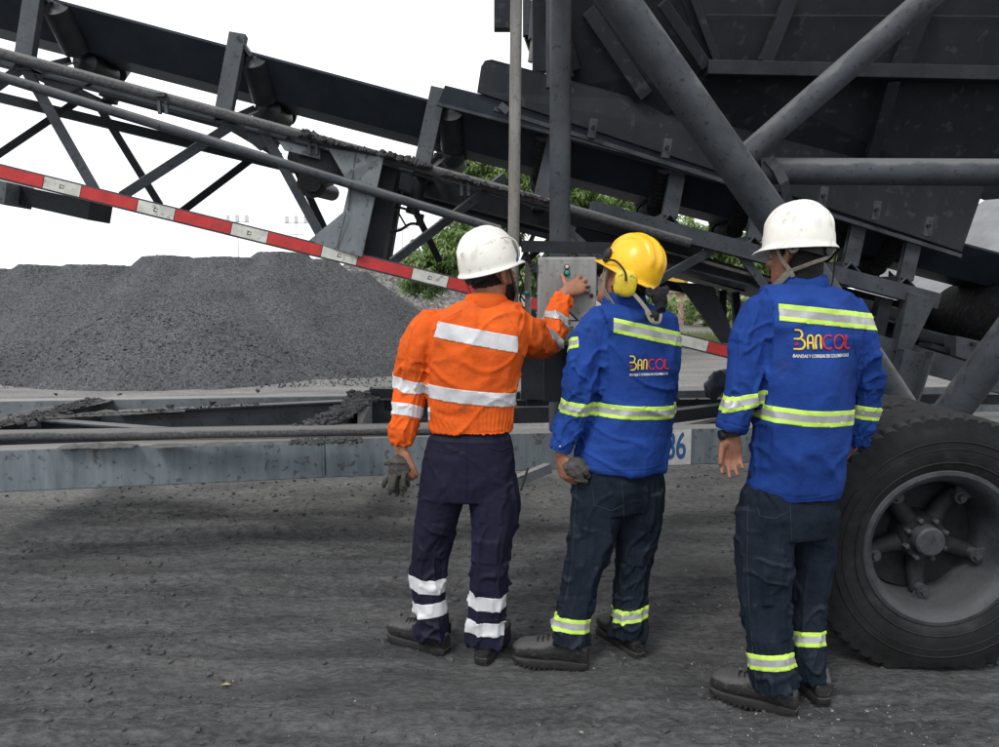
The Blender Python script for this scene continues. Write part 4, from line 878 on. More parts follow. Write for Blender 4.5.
def chain(l_, pts, rad):
    out_ = []; t = 0
    for i in range(len(pts)-1): out_.append((l_, tuple(pts[i]), tuple(pts[i+1]), (rad[i]+rad[i+1])/2, t)); t += (Vector(pts[i+1])-Vector(pts[i])).length
    return out_
def cloth(me, bones, prof, seed, torso_amp=.008, base=.003):
    """prof: limb -> list of (t, transverse fold amplitude)."""
    co, no_ = arrs(me); limb, T, D = bone_map(co, bones); d = np.zeros(len(co))
    # torso: long soft folds falling from the shoulders with diagonal drags
    F_ = lambda n, w_: np.exp(-(n/w_)**2)
    m = limb == 0; p = co[m]; wv = p + .05*np.stack([vn(p*5, seed+40), vn(p*5, seed+41), vn(p*5, seed+42)], 1)
    q1 = np.stack([wv[:, 0]*7.5, wv[:, 1]*7.5, wv[:, 2]*1.8], 1); q2 = np.stack([wv[:, 0]*4+wv[:, 2]*7, wv[:, 1]*5, wv[:, 2]*3-wv[:, 0]*2], 1); q3 = np.stack([wv[:, 0]*4-wv[:, 2]*7, wv[:, 1]*5, wv[:, 2]*3+wv[:, 0]*2], 1)
    q5 = np.stack([wv[:, 0]*2.5, wv[:, 1]*2.5, wv[:, 2]*8], 1)
    s1 = .5+.5*vn(p*2.6, seed+50); s2 = np.clip(.5+.9*vn(p*2.9, seed+51), 0, 1)
    d[m] = torso_amp*(.95*s2*F_(vn(q1, seed), .16) + .9*s1*F_(vn(q2, seed+1), .14) + .9*(1-s1)*F_(vn(q3, seed+2), .14) + .6*(1-s2)*F_(vn(q5, seed+3), .13) + .5*vn(p*4, seed+4) - .35)
    for l_ in set(b[0] for b in bones) - {0}:
        m = limb == l_; t = T[m]; r_ = D[m]; p = co[m]
        pr = prof.get(l_, [(0, .004), (1, .004)]); amp = np.interp(t, [a for a, _ in pr], [b for _, b in pr])
        tw = t + .04*vn(np.stack([t*5, r_[:, 0]*1.2, r_[:, 1]*1.2], 1), seed+l_*7) + .045*r_[:, 0]*vn(np.stack([t*2.5, 0*t, 0*t], 1), seed+60+l_)
        q = np.stack([tw*15, r_[:, 0]*.9, r_[:, 1]*.9], 1); lon = np.stack([t*2.6, r_[:, 0]*1.9, r_[:, 1]*1.9], 1)
        q4 = np.stack([tw*9+r_[:, 0]*.9, r_[:, 0]*1.1, r_[:, 1]*1.1], 1); k_ = np.clip(.55+.9*vn(np.stack([t*5, r_[:, 0], r_[:, 1]], 1), seed+80+l_), .1, 1)
        d[m] = 1.55*amp*(k_*F_(vn(q, seed+10+l_), .17)+.9*F_(vn(q4, seed+20+l_), .14)-.4) + .006*(F_(vn(lon, seed+30+l_), .16)-.3)
    d += base*.5*(F_(vn(co*np.array([15, 15, 11]), seed+70), .15)-.3) + base*.15*vn(co*40, seed+71)
    co = co + no_*d[:, None]; setco(me, co)
    # one relaxing pass so folds stay soft
    bm = bmesh.new(); bm.from_mesh(me); bmesh.ops.smooth_vert(bm, verts=bm.verts, factor=.2, use_axis_x=True, use_axis_y=True, use_axis_z=True); bm.to_mesh(me); bm.free(); me.update()
    return me
def band(src, C0, n, hgt, bones, limb, parent, name, mats, clips=(), off=.0022, near=None):
    """A strip of tape sewn on a garment: the slice of the garment around plane (C0, n)."""
    C0 = Vector(C0); n = Vector(n).normalized(); co, _ = arrs(src); sdist = (co-np.array(C0))@np.array(n)
    lm, _, _ = bone_map(co, bones); okv = (lm == limb) if limb is not None else np.ones(len(co), bool)
    if near is not None: okv &= np.linalg.norm(co-np.array(C0), axis=1) < near
    bm = bmesh.new(); bm.from_mesh(src); bm.verts.ensure_lookup_table()
    kill = [f for f in bm.faces if not any(okv[v.index] for v in f.verts) or min(abs(sdist[v.index]) for v in f.verts) > hgt*1.2]
    bmesh.ops.delete(bm, geom=kill, context='FACES')
    cuts = [-.5, .5] if len(mats) == 1 else [-.5, -.22, .22, .5]
    for c in cuts:
        g = bm.verts[:]+bm.edges[:]+bm.faces[:]; bmesh.ops.bisect_plane(bm, geom=g, plane_co=C0+n*c*hgt, plane_no=n)
    for (cp_, cn) in clips:
        g = bm.verts[:]+bm.edges[:]+bm.faces[:]; bmesh.ops.bisect_plane(bm, geom=g, plane_co=cp_, plane_no=cn, clear_outer=True)
    dead = []
    for f in bm.faces:
        s = (f.calc_center_median()-C0).dot(n)/hgt
        if abs(s) > .5: dead.append(f)
        elif len(mats) > 1: f.material_index = 0 if abs(s) < .22 else 1
        f.smooth = True
    bmesh.ops.delete(bm, geom=dead, context='FACES')
    if not bm.faces: bm.free(); return None
    # keep the largest pieces only
    seen = set(); comps = []
    for f in bm.faces:
        if f in seen: continue
        st = [f]; comp = []; seen.add(f)
        while st:
            g = st.pop(); comp.append(g)
            for e in g.edges:
                for h in e.link_faces:
                    if h not in seen: seen.add(h); st.append(h)
        comps.append(comp)
    big = max(len(c) for c in comps); dead = [f for c in comps if len(c) < .12*big for f in c]; bmesh.ops.delete(bm, geom=dead, context='FACES')
    bm.normal_update(); pos = {v: v.co.copy() for v in bm.verts}; nr_ = {v: v.normal.copy() for v in bm.verts}
    for _ in range(7):
        new = {v: sum((pos[e.other_vert(v)] for e in v.link_edges), Vector())/len(v.link_edges) for v in bm.verts}
        for v in bm.verts: pos[v] = pos[v] + nr_[v]*((new[v]-pos[v]).dot(nr_[v])*.8)
    for v in bm.verts:
        k_ = (pos[v]-v.co).dot(nr_[v]); v.co = v.co + nr_[v]*(max(k_, -.001)+off)
    me = bpy.data.meshes.new(name); bm.to_mesh(me); bm.free()
    o = link_mesh(name, me, [M[x] for x in mats], parent); so_ = o.modifiers.new('thick', 'SOLIDIFY'); so_.thickness = .0025; so_.offset = -1; return o
def project(me, bvh, d, off):
    d = Vector(d).normalized()
    for v in me.vertices:
        h = bvh.ray_cast(v.co-d*.4, d)
        if h[0] is not None and abs((h[0]-v.co).dot(d)) < .25: v.co = h[0]-d*off
def strokes(paths, w_, A, R_, U_, name, m, parent, bvh, d, off, close=()):
    """Letter strokes as ribbons laid onto cloth."""
    V = []; F = []
    for pts in paths:
        P = [Vector((x, y)) for x, y in pts]; fine = []
        for a, b in zip(P, P[1:]):
            k = max(1, int((b-a).length/.004)); fine += [a.lerp(b, i/k) for i in range(k)]
        fine.append(P[-1]); b0 = len(V); loop = (P[0]-P[-1]).length < 1e-6
        for i, p in enumerate(fine):
            a = fine[i-1] if i > 0 else (fine[-2] if loop else p); b = fine[i+1] if i < len(fine)-1 else (fine[1] if loop else p)
            t = (b-a); t = t.normalized() if t.length > 0 else Vector((1, 0)); nn = Vector((-t.y, t.x))
            for s in (-.5, 0, .5): q = p+nn*w_*s; V.append(Vector(A)+Vector(R_)*q.x+Vector(U_)*q.y)
        for i in range(len(fine)-1):
            for s in (0, 1): k = b0+i*3+s; F.append((k, k+1, k+4, k+3))
    me = bpy.data.meshes.new(name); me.from_pydata(V, [], F); me.update(); project(me, bvh, d, off)
    o = link_mesh(name, me, M[m], parent); so_ = o.modifiers.new('thick', 'SOLIDIFY'); so_.thickness = .001; so_.offset = 0; return o
def arc(cx_, cy_, rx, ry, a0, a1, n=14): return [(cx_+rx*math.cos(math.radians(a0+(a1-a0)*i/n)), cy_+ry*math.sin(math.radians(a0+(a1-a0)*i/n))) for i in range(n+1)]

def hand(mb, wrist, F, Nb, side, curl=(.35, .45, .3), spread=.10, thumb=(.7, .5), s=1.0, wr=.026):
    """F: direction wrist to knuckles, Nb: back-of-hand normal, side: direction towards the thumb. Fingers curl away from Nb."""
    wrist = Vector(wrist); F = Vector(F).normalized(); Nb = Vector(Nb); Nb = (Nb-F*Nb.dot(F)).normalized(); S = Vector(side); S = (S-F*S.dot(F)-Nb*S.dot(Nb)).normalized()
    K = wrist+F*.088*s
    mb.tube([wrist-F*.02, wrist+F*.018*s, wrist+F*.055*s, K+F*.004], [(.027*s, .019*s), (.031*s, .018*s), (.041*s, .016*s), (.039*s, .012*s)], 16, ref=S, sub=3)
    mb.ball(wrist+F*.035*s+S*.022*s-Nb*.008*s, (.017*s, .017*s, .022*s), 7)
    for i, (x, ln, r) in enumerate(((.030, .074, .0092), (.010, .083, .0095), (-.0105, .077, .0090), (-.029, .060, .0080))):
        o_ = K+S*x*s-F*(.010 if i in (0, 3) else .002)*s; d = (F+S*(x/.03)*spread).normalized(); a = 0; pts = [o_-d*.012*s, o_]; rs = [r*s, r*s*1.06]; p = o_
        for j, fr in enumerate((.44, .31, .25)):
            a += curl[j]*(1+.12*(i-1)); dd = (d*math.cos(a)-Nb*math.sin(a)).normalized(); p = p+dd*ln*fr*s; pts.append(p); rs.append(r*s*(.97, .9, .72)[j])
        mb.tube(pts, rs, 10, sub=3)
    b = wrist+F*.020*s+S*.026*s-Nb*.004*s; d1 = (F*math.cos(thumb[0])+S*math.sin(thumb[0])-Nb*.25).normalized(); p1 = b+d1*.042*s; d2 = (d1+F*thumb[1]-Nb*.2).normalized(); p2 = p1+d2*.032*s; p3 = p2+d2*.022*s
    mb.tube([b-d1*.012*s, b, p1, p2, p3], [.013*s, .014*s, .0112*s, .0100*s, .0074*s], 10, sub=3)

HEAD = [(-.122, .018, .072, .035), (-.112, .034, .085, .010), (-.092, .049, .091, -.012), (-.065, .060, .092, -.040), (-.035, .067, .092, -.066), (-.005, .071, .090, -.086), (.025, .075, .093, -.096), (.055, .077, .094, -.100), (.080, .073, .086, -.094), (.100, .060, .068, -.076), (.114, .036, .038, -.046)]
def head_mat(C0, yaw, pitch, roll=0):
    return Matrix.Translation(C0) @ Matrix.Rotation(-yaw, 4, 'Z') @ Matrix.Rotation(pitch, 4, 'X') @ Matrix.Rotation(roll, 4, 'Y')
def head(mb, Mx, neck_base):
    n = 28; rings = []
    for z, hw, yf, yb in HEAD:
        cy_ = (yf+yb)/2; b = (yf-yb)/2
        rings.append([Mx @ Vector((hw*math.copysign(abs(math.cos(a))**.9, math.cos(a)), cy_+b*math.copysign(abs(math.sin(a))**.95, math.sin(a)), z)) for a in [2*math.pi*k/n for k in range(n)]])
    mb.loft(rings)
    T = lambda x, y, z: Mx @ Vector((x, y, z))
    mb.tube([T(0, .088, .022), T(0, .104, -.002), T(0, .117, -.022), T(0, .098, -.036)], [.008, .010, .013, .010], 10, sub=3)
    for s in (-1, 1):
        mb.ball(T(s*.010, .100, -.030), .0085, 6)
        mb.tube([T(s*.010, .092, .034), T(s*.035, .086, .036), T(s*.055, .070, .026)], [.006, .007, .005], 8)   # brow
        mb.ball(T(s*.046, .070, -.022), (.018, .016, .016), 7)
        # ear: outer rim and lobe
        E = [T(s*.073, .006, .006), T(s*.084, -.004, .026), T(s*.091, -.020, .024), T(s*.090, -.028, .002), T(s*.083, -.018, -.020), T(s*.075, -.004, -.034), T(s*.071, .004, -.026)]
        mb.tube(E, [.005, .0058, .006, .006, .006, .0075, .005], 8, sub=3); mb.ball(T(s*.078, -.010, -.004), (.007, .016, .022), 7, Mx.to_3x3())
    mb.tube([T(-.022, .088, -.060), T(0, .098, -.058), T(.022, .088, -.060)], [.005, .0068, .005], 8, sub=2); mb.tube([T(-.018, .088, -.070), T(0, .097, -.070), T(.018, .088, -.070)], [.005, .0075, .005], 8, sub=2)
    mb.ball(T(0, .078, -.104), (.022, .018, .018), 7)
    mb.tube([T(0, -.028, .01), T(0, -.026, -.07), Vector(neck_base)+Vector((0, 0, .02)), Vector(neck_base)-Vector((0, 0, .08))], [.062, .058, .064, .08], 22, sub=3)
def hair_part(body, Mx, parent, fn, name='hair', th=.006, m='hair'):
    inv = Mx.inverted(); bm = bmesh.new(); bm.from_mesh(body); dead = []
    for f in bm.faces:
        c = inv @ f.calc_center_median()
        if c.length > .17 or not fn(c): dead.append(f)
    bmesh.ops.delete(bm, geom=dead, context='FACES')
    for v in bm.verts: v.co += v.normal*(.003+th*.5*random.random()*.5)
    me = bpy.data.meshes.new(name); bm.to_mesh(me); bm.free(); o = link_mesh(name, me, M[m], parent); s = o.modifiers.new('thick', 'SOLIDIFY'); s.thickness = th; s.offset = -.6; return o
def eyes(Mx, parent):
    for s in (-1, 1):
        o = MB(); o.ball(Mx @ Vector((s*.031, .074, .004)), .0115, 9); e = o.obj('eye', M['eye'], parent); o = MB(); o.ball(Mx @ Vector((s*.031, .0830, .004)), .0048, 7); o.obj('iris', M['black'], e)

def helmet(Mx, parent, m, peak=.036, ridges=3, label=None):
    """Shell with brim, front peak, moulded crown ridges and an inner harness."""
    a, b, h = .109, .126, .146; V = []; F = []; nt_, nr = 96, 30
    rows = [(i/24*math.pi/2) for i in range(25)]
    def pt(th, ph):
        c_, s_ = math.cos(th), math.sin(th); sp_ = math.sin(ph)**.86; x = a*c_*sp_; y = b*s_*sp_; z = h*math.cos(ph)**.92 if ph < math.pi/2-1e-6 else 0
        up_ = max(0, math.cos(ph))**.35
        rd = 0
        if ridges: rd = .0085*math.exp(-(x/.014)**6) + .0070*math.exp(-((abs(x)-.044)/.011)**6)
        n_ = Vector((x/a/a, y/b/b, z/h/h+.001)).normalized(); fade = min(1, max(0, (z-.045)/.03))*(1 if y > -.13 else 1)
        return Vector((x, y, z))+n_*rd*fade
    for ph in rows[1:]: V += [pt(2*math.pi*k/nt_, ph) for k in range(nt_)]
    for (ro, dz) in ((.002, -.006), (.005, -.010), (.0075, -.0125), (.010, -.015), (.011, -.019)):
        for k in range(nt_):
            th = 2*math.pi*k/nt_; s_ = math.sin(th); fr = max(0, s_)**4; fe = ro/.011 if ro > .004 else 0
            ex = ro+peak*fr*fe; V.append(Vector(((a+ex)*math.cos(th), (b+ex)*s_, dz-.014*fr*fe - .004*abs(math.cos(th))*0)))
    R_ = 24+5
    for i in range(R_-1):
        for k in range(nt_): k2 = (k+1) % nt_; F.append((i*nt_+k, i*nt_+k2, (i+1)*nt_+k2, (i+1)*nt_+k))
    V.append(Vector((0, 0, h+.0055))); c_ = len(V)-1
    for k in range(nt_): F.append((c_, (k+1) % nt_, k))
    me = bpy.data.meshes.new('helmet'); me.from_pydata([tuple(Mx @ v) for v in V], [], F); me.update()
    bm = bmesh.new(); bm.from_mesh(me); bmesh.ops.recalc_face_normals(bm, faces=bm.faces); bm.to_mesh(me); bm.free()
    o = link_mesh('helmet', me, M[m], parent); s = o.modifiers.new('shell', 'SOLIDIFY'); s.thickness = .003; s.offset = -1
    hb = MB()      # head band of the harness, a closed loop below the brim, tall at the nape
    ring_ = []
    for k in range(48):
        th = 2*math.pi*k/48; c1, s1 = math.cos(th), math.sin(th); bk_ = max(0, -s1)**2; x, y = .084*c1, -.006+.108*s1; top, bot = .012, -.018-.030*bk_
        ring_.append([Mx @ Vector((x, y, bot)), Mx @ Vector((x, y, top)), Mx @ Vector((x*.96, y*.96, top)), Mx @ Vector((x*.96, y*.96, bot))])
    hb.loft(ring_, closed=True, caps=False); hb.obj('headband', M['black'], o)
    kb = MB(); q = Vector((0, -.104, -.030)); kb.tube([Mx @ q, Mx @ (q+Vector((0, -.018, 0)))], .019, 18); kb.obj('adjuster_knob', M['black' if ridges else 'black'], o)
    return o
def ribbon(pts, wd, th, nrm, name, m, parent):
    pts = [Vector(p) for p in pts]; P, _ = crom(pts, [(0, 0)]*len(pts), 6); rings = []
    for i, p in enumerate(P):
        t = (P[min(i+1, len(P)-1)]-P[max(0, i-1)]).normalized(); n_ = (nrm(p) if callable(nrm) else Vector(nrm)); n_ = (n_-t*n_.dot(t)).normalized(); b = t.cross(n_)
        rings.append([p+b*wd/2+n_*th/2, p-b*wd/2+n_*th/2, p-b*wd/2-n_*th/2, p+b*wd/2-n_*th/2])
    o = MB(); o.loft(rings); return o.obj(name, M[m], parent)
def boot(heel, toe, ankle, parent, lift=0.0, L_=.30, s=1.02):
    heel = Vector(heel); d = (Vector(toe)-heel); d.z = 0; d.normalize(); r = Vector((d.y, -d.x, 0)); up = Vector((0, 0, 1)); hl = Vector((heel.x, heel.y, lift))
    prof = [(0, .028, .062), (.02, .036, .080), (.05, .040, .098), (.085, .042, .112), (.115, .044, .108), (.145, .047, .092), (.18, .051, .078), (.215, .053, .074), (.25, .050, .070), (.28, .040, .060), (.300, .022, .042)]
    mb = MB(); rings = []
    for y, hw, ht in prof:
        c_ = hl+d*y*s+up*(.024+ht/2*s)+r*(.006*math.sin(y/.3*math.pi)); rings.append([c_+r*hw*s*math.copysign(abs(math.cos(a))**.75, math.cos(a))+up*ht/2*s*math.copysign(abs(math.sin(a))**.8, math.sin(a)) for a in [2*math.pi*k/24 for k in range(24)]])
    mb.loft(rings); ank = Vector(ankle); mb.tube([hl+d*.070*s+up*.05, hl+d*.074*s+up*.10, hl+d*.078*s+up*.13], [(.034, .040), (.032, .036), (.028, .032)], 20, ref=r, sub=3)
    me = remesh(mb, .0055, 5, 'boot'); co, no_ = arrs(me); t = (co-np.array(hl))@np.array(d); p = co
    cr = np.exp(-((t-.16)/.03)**2); co = co+no_*(.0022*cr*ridge(vn(np.stack([t*70, p[:, 2]*12, p[:, 0]*4], 1), 5), .8)+.0016*ridge(vn(p*22, 6), .8))[:, None]; setco(me, co)
    o = link_mesh('boot', me, M['leather'], parent)
    sb = MB(); out_ = [(0, 0), (.003, .022), (.03, .036), (.08, .040), (.13, .043), (.19, .053), (.235, .053), (.275, .043), (.302, .022), (.308, 0)]
    pl = [(y, w_) for y, w_ in out_]+[(y, -w_) for y, w_ in out_[::-1][1:-1]]
    pl = [hl+d*(y-.004)*s+r*w_*1.03*s for y, w_ in pl]; ring2 = [[p+up*z for p in pl] for z in (.006, .030)]; cen = sum(pl, Vector())/len(pl)
    sb.loft([[cen+(p-cen)*.97+up*.006 for p in pl], [p+up*.010 for p in pl], [p+up*.026 for p in pl], [cen+(p-cen)*.95+up*.033 for p in pl]])
    for k in range(15):
        y = .008+.0195*k
        if .095 < y < .125: continue
        wv = np.interp(y, [a for a, _ in out_], [b for _, b in out_])*2.04
        sb.bar(hl+d*y*s-r*wv/2*s+up*.004, hl+d*y*s+r*wv/2*s+up*.004, .011, .012)
    so_ = sb.obj('sole', M['sole'], o, 'auto')
    lc_ = MB()
    for k in range(5):
        y = .115+.020*k; z = np.interp(y, [a for a, _, _ in prof], [c for _, _, c in prof])*s+.027
        lc_.tube([hl+d*y*s+r*.022+up*(z-.005), hl+d*(y+.006)*s+up*(z+.003), hl+d*(y+.001)*s-r*.022+up*(z-.005)], .0026, 6, sub=3)
    lc_.tube([hl+d*.112+up*.115+r*.0, hl+d*.125+r*.03+up*.112, hl+d*.11+r*.045+up*.09], .0024, 6, sub=4); lc_.tube([hl+d*.112+up*.115, hl+d*.13-r*.028+up*.110, hl+d*.12-r*.042+up*.092], .0024, 6, sub=4)
    lc_.obj('laces', M['black'], o); return o

def build_person(S):
    """S: measurements of one worker, joints read from the photograph with their own depths."""
    D = S['D']; yaw = S['yaw']; P_ = lambda t: W(t[0], t[1], D+(t[2] if len(t) > 2 else 0))
    root = empty('person', (P_((S['torso'][-1][0], 400)).x, D, 0)); meta(root, S['label'], 'person', 'workers standing with their backs to the camera')
    lat = Vector((math.cos(yaw), -math.sin(yaw), 0)); fwd = Vector((math.sin(yaw), math.cos(yaw), 0))
    def rings(levels, sc=1.0, n=36, p=2.35):
        R_ = []
        for (px, py, hw, b, dy) in levels:
            c_ = W(px, py, D+dy); hwm = hw*mpp(c_)-.005; a = math.sqrt(max(.0004, hwm**2-(b*math.sin(yaw))**2))/math.cos(yaw); ring_ = []
            for k in range(n):
                t = 2*math.pi*k/n; cc, ss = math.cos(t), math.sin(t); ring_.append(c_+lat*a*sc*math.copysign(abs(cc)**(2/p), cc)+fwd*b*sc*math.copysign(abs(ss)**(2/p), ss))
            R_.append(ring_)
        return R_
    arms = {k: ([P_(q) for q in S[k]], [q[3]*mpp(P_(q))-.004 for q in S[k]]) for k in ('arm_l', 'arm_r')}
    feet = {k: (G(*S[k][0]), G(*S[k][1])) for k in ('foot_l', 'foot_r')}; legs = {}
    for k in ('leg_l', 'leg_r'):
        h_, t_ = feet['foot'+k[3:]]; ya = (h_+(t_-h_).normalized()*.058).y; pts, n_ = [], len(S[k])
        for i, q in enumerate(S[k]):
            f_ = (0, .1, .35, .65, .9, 1)[i]; pts.append(W(q[0], q[1], (D+q[2])*(1-f_)+ya*f_))
        legs[k] = (pts, [q[3]*mpp(p)-.004 for q, p in zip(S[k], pts)])
    neck = P_(S['neck']); Hm = head_mat(P_(S['head']), math.radians(S['hyaw']), math.radians(S['hpitch']), math.radians(S.get('hroll', 0)))
    # ---- body
    mb = MB(); head(mb, Hm, neck); mb.loft(rings(S['torso'], .80)); mb.loft(rings(S['pelvis'], .85))
    for k in ('arm_l', 'arm_r'):
        pts, rr = arms[k]; wr = P_(S['wrist_'+k[-1]]); mb.tube(pts[:-1]+[wr], [min(r*.66, .05-.006*i) for i, r in enumerate(rr[:-1])]+[(.026, .021)], 16, sub=5)
    for k in ('leg_l', 'leg_r'):
        pts, rr = legs[k]; ft_ = feet['foot'+k[3:]]; an = ft_[0]+(ft_[1]-ft_[0]).normalized()*.07; mb.tube(pts[:-1]+[Vector((an.x, an.y, .10))], [r*.74 for r in rr[:-2]]+[rr[-2]*.6, .032], 18, sub=4); d_ = (ft_[1]-ft_[0]).normalized()
        mb.tube([an+Vector((0, 0, .10)), an+d_*.05+Vector((0, 0, .068)), an+d_*.15+Vector((0, 0, .055))], [.030, .028, .022], 14)
    for k in ('l', 'r'):
        if S.get('hand_'+k): hk = dict(S['hand_'+k]); hand(mb, P_(S['wrist_'+k]), **hk)
    me = remesh(mb, .0046, 3, 'body'); body = link_mesh('body', me, M[S['skin']], root)
    eyes(Hm, root)
    # ---- jacket
    jb = MB(); jb.loft(rings(S['torso']))
    for k in ('arm_l', 'arm_r'): pts, rr = arms[k]; jb.tube(pts, rr, 24, sub=6)
    jm = remesh(jb, .0060, 4, 'jacket'); cz = [W(px, py, D+dy) for px, py, hw, b, dy in S['torso']]; rw_ = [(hw*mpp(W(px, py, D+dy))+b)/2*.9 for px, py, hw, b, dy in S['torso']]
    bones = [(0, tuple(cz[i]), tuple(cz[i+1]), (rw_[i]+rw_[i+1])/2, 0) for i in range(len(cz)-1)]
    bones += chain(1, arms['arm_l'][0][S.get('skip', 0):], arms['arm_l'][1][S.get('skip', 0):])+chain(2, arms['arm_r'][0][S.get('skip', 0):], arms['arm_r'][1][S.get('skip', 0):])
    cloth(jm, bones, S['sleeve_prof'], S['seed'], S.get('torso_amp', .007), .004)
    if S.get('post'): S['post'](jm, bones)
    jk = link_mesh('jacket', jm, M[S['jacket']], root)
    bvh = BVHTree.FromPolygons([v.co[:] for v in jm.vertices], [p.vertices[:] for p in jm.polygons])
    # collar: standing band folded outward
    cr = MB(); rg = []; cl = P_(S['collar']); tilt = Vector((0, 0, 1))-fwd*S.get('ctilt', .15)
    for k in range(40):
        t = 2*math.pi*k/40; gap = 1; c_, s_ = math.cos(t), math.sin(t); rad_ = lat*c_*.072+fwd*s_*.070; base_ = cl+rad_*S.get('cr', 1)
        hgt = S.get('ch', .05)*(.82-.25*s_); lo_ = base_+rad_*.14-Vector((0, 0, .02)); wv_ = .003*math.sin(t*5+S['seed'])
        rg.append([lo_-rad_*.10, base_-rad_*.04+tilt*hgt, base_+rad_*.03+tilt*(hgt+.006), base_+rad_*(.17+wv_*8)+tilt*hgt*.75, base_+rad_*(.26+wv_*9)+tilt*(hgt*.15), lo_+rad_*.08-tilt*.012])
    cr.loft(rg, closed=True, caps=False); cob = cr.obj('collar', M[S['jacket']], jk, True); cs_ = cob.modifiers.new('soft', 'SUBSURF'); cs_.levels = cs_.render_levels = 1
    # ---- trousers
    tb = MB(); tb.loft(rings(S['pelvis']))
    for k in ('leg_l', 'leg_r'): pts, rr = legs[k]; tb.tube(pts, rr, 26, sub=6)
    tm = remesh(tb, .0060, 4, 'trousers'); pz = [W(px, py, D+dy) for px, py, hw, b, dy in S['pelvis']]; pw = [(hw*mpp(W(px, py, D+dy))+b)/2*.9 for px, py, hw, b, dy in S['pelvis']]
    tbones = [(0, tuple(pz[i]), tuple(pz[i+1]), (pw[i]+pw[i+1])/2, 0) for i in range(len(pz)-1)]+chain(1, *legs['leg_l'])+chain(2, *legs['leg_r'])
    cloth(tm, tbones, S['leg_prof'], S['seed']+200, .007, .004); tr = link_mesh('trousers', tm, M[S['trousers']], root)
    tbvh = BVHTree.FromPolygons([v.co[:] for v in tm.vertices], [p.vertices[:] for p in tm.polygons])
    for k in ('foot_l', 'foot_r'): boot(feet[k][0], feet[k][1], legs['leg'+k[4:]][0][-1], root)
    hl = helmet(Hm @ Matrix.Translation((0, -.004, .040)) @ Matrix.Rotation(math.radians(S.get('helm_tilt', 0)), 4, 'X'), root, S['helmet'], S.get('peak', .036))
    return dict(root=root, body=body, bodymesh=me, jacket=jk, jm=jm, jb=bones, bvh=bvh, trousers=tr, tm=tm, tb=tbones, tbvh=tbvh, H=Hm, helm=hl, P=P_, lat=lat, fwd=fwd, arms=arms, legs=legs, D=D)
def tape_torso(R, a, b, h, mats, clips=(), tilt=0.0, limb=0):
    A, B = R['P'](a), R['P'](b); r = (B-A).normalized(); n = r.cross(Vector((0, 1, tilt))).normalized()
    if n.z < 0: n = -n
    return band(R['jm'], (A+B)/2, n, h, R['jb'], limb, R['jacket'], 'reflective_band', mats, clips)
def tape_limb(R, which, garment, c, h, mats, n=None, near=.115):
    pts, rr = (R['arms'] if garment == 'jacket' else R['legs'])[which]
    # axis direction at the nearest point of the limb
    C_ = R['P'](c); best = None
    if garment == 'trousers':
        hs = [W(c[0], c[1], a.lerp(b, t/8).y) for a, b in zip(pts, pts[1:]) for t in range(9)]; ax = [a.lerp(b, t/8) for a, b in zip(pts, pts[1:]) for t in range(9)]
        C_ = min(zip(hs, ax), key=lambda u: (u[0]-u[1]).length)[0]
    for a, b in zip(pts, pts[1:]):
        t = max(0, min(1, (C_-a).dot(b-a)/(b-a).length_squared)); q = a.lerp(b, t)
        if best is None or (q-C_).length < best[0]: best = ((q-C_).length, q, (b-a).normalized())
    nn = Vector(n) if n else best[2]; lm = 1 if which.endswith('_l') else 2
    return band(R['jm'] if garment == 'jacket' else R['tm'], C_, nn, h, R['jb'] if garment == 'jacket' else R['tb'], lm, R[garment], 'reflective_band', mats, near=near)
def seam(R, pts, which='jacket', w_=.004, m='ink', off=.001, name='seam'):
    P = []; bv = R['bvh'] if which == 'jacket' else R['tbvh']
    for a, b in zip(pts, pts[1:]):
        k = max(2, int(math.hypot(b[0]-a[0], b[1]-a[1])/1.5)); P += [(a[0]+(b[0]-a[0])*i/k, a[1]+(b[1]-a[1])*i/k) for i in range(k)]
    P.append(pts[-1]); V = []; 
    for px, py in P:
        h = bv.ray_cast(CAM, ray(px, py).normalized())
        if h[0] is None: continue
        V.append(h[0]-ray(px, py).normalized()*off)
    if len(V) < 3: return
    o = MB(); o.tube(V, w_/2, 5); return o.obj(name, M[m], R[which])

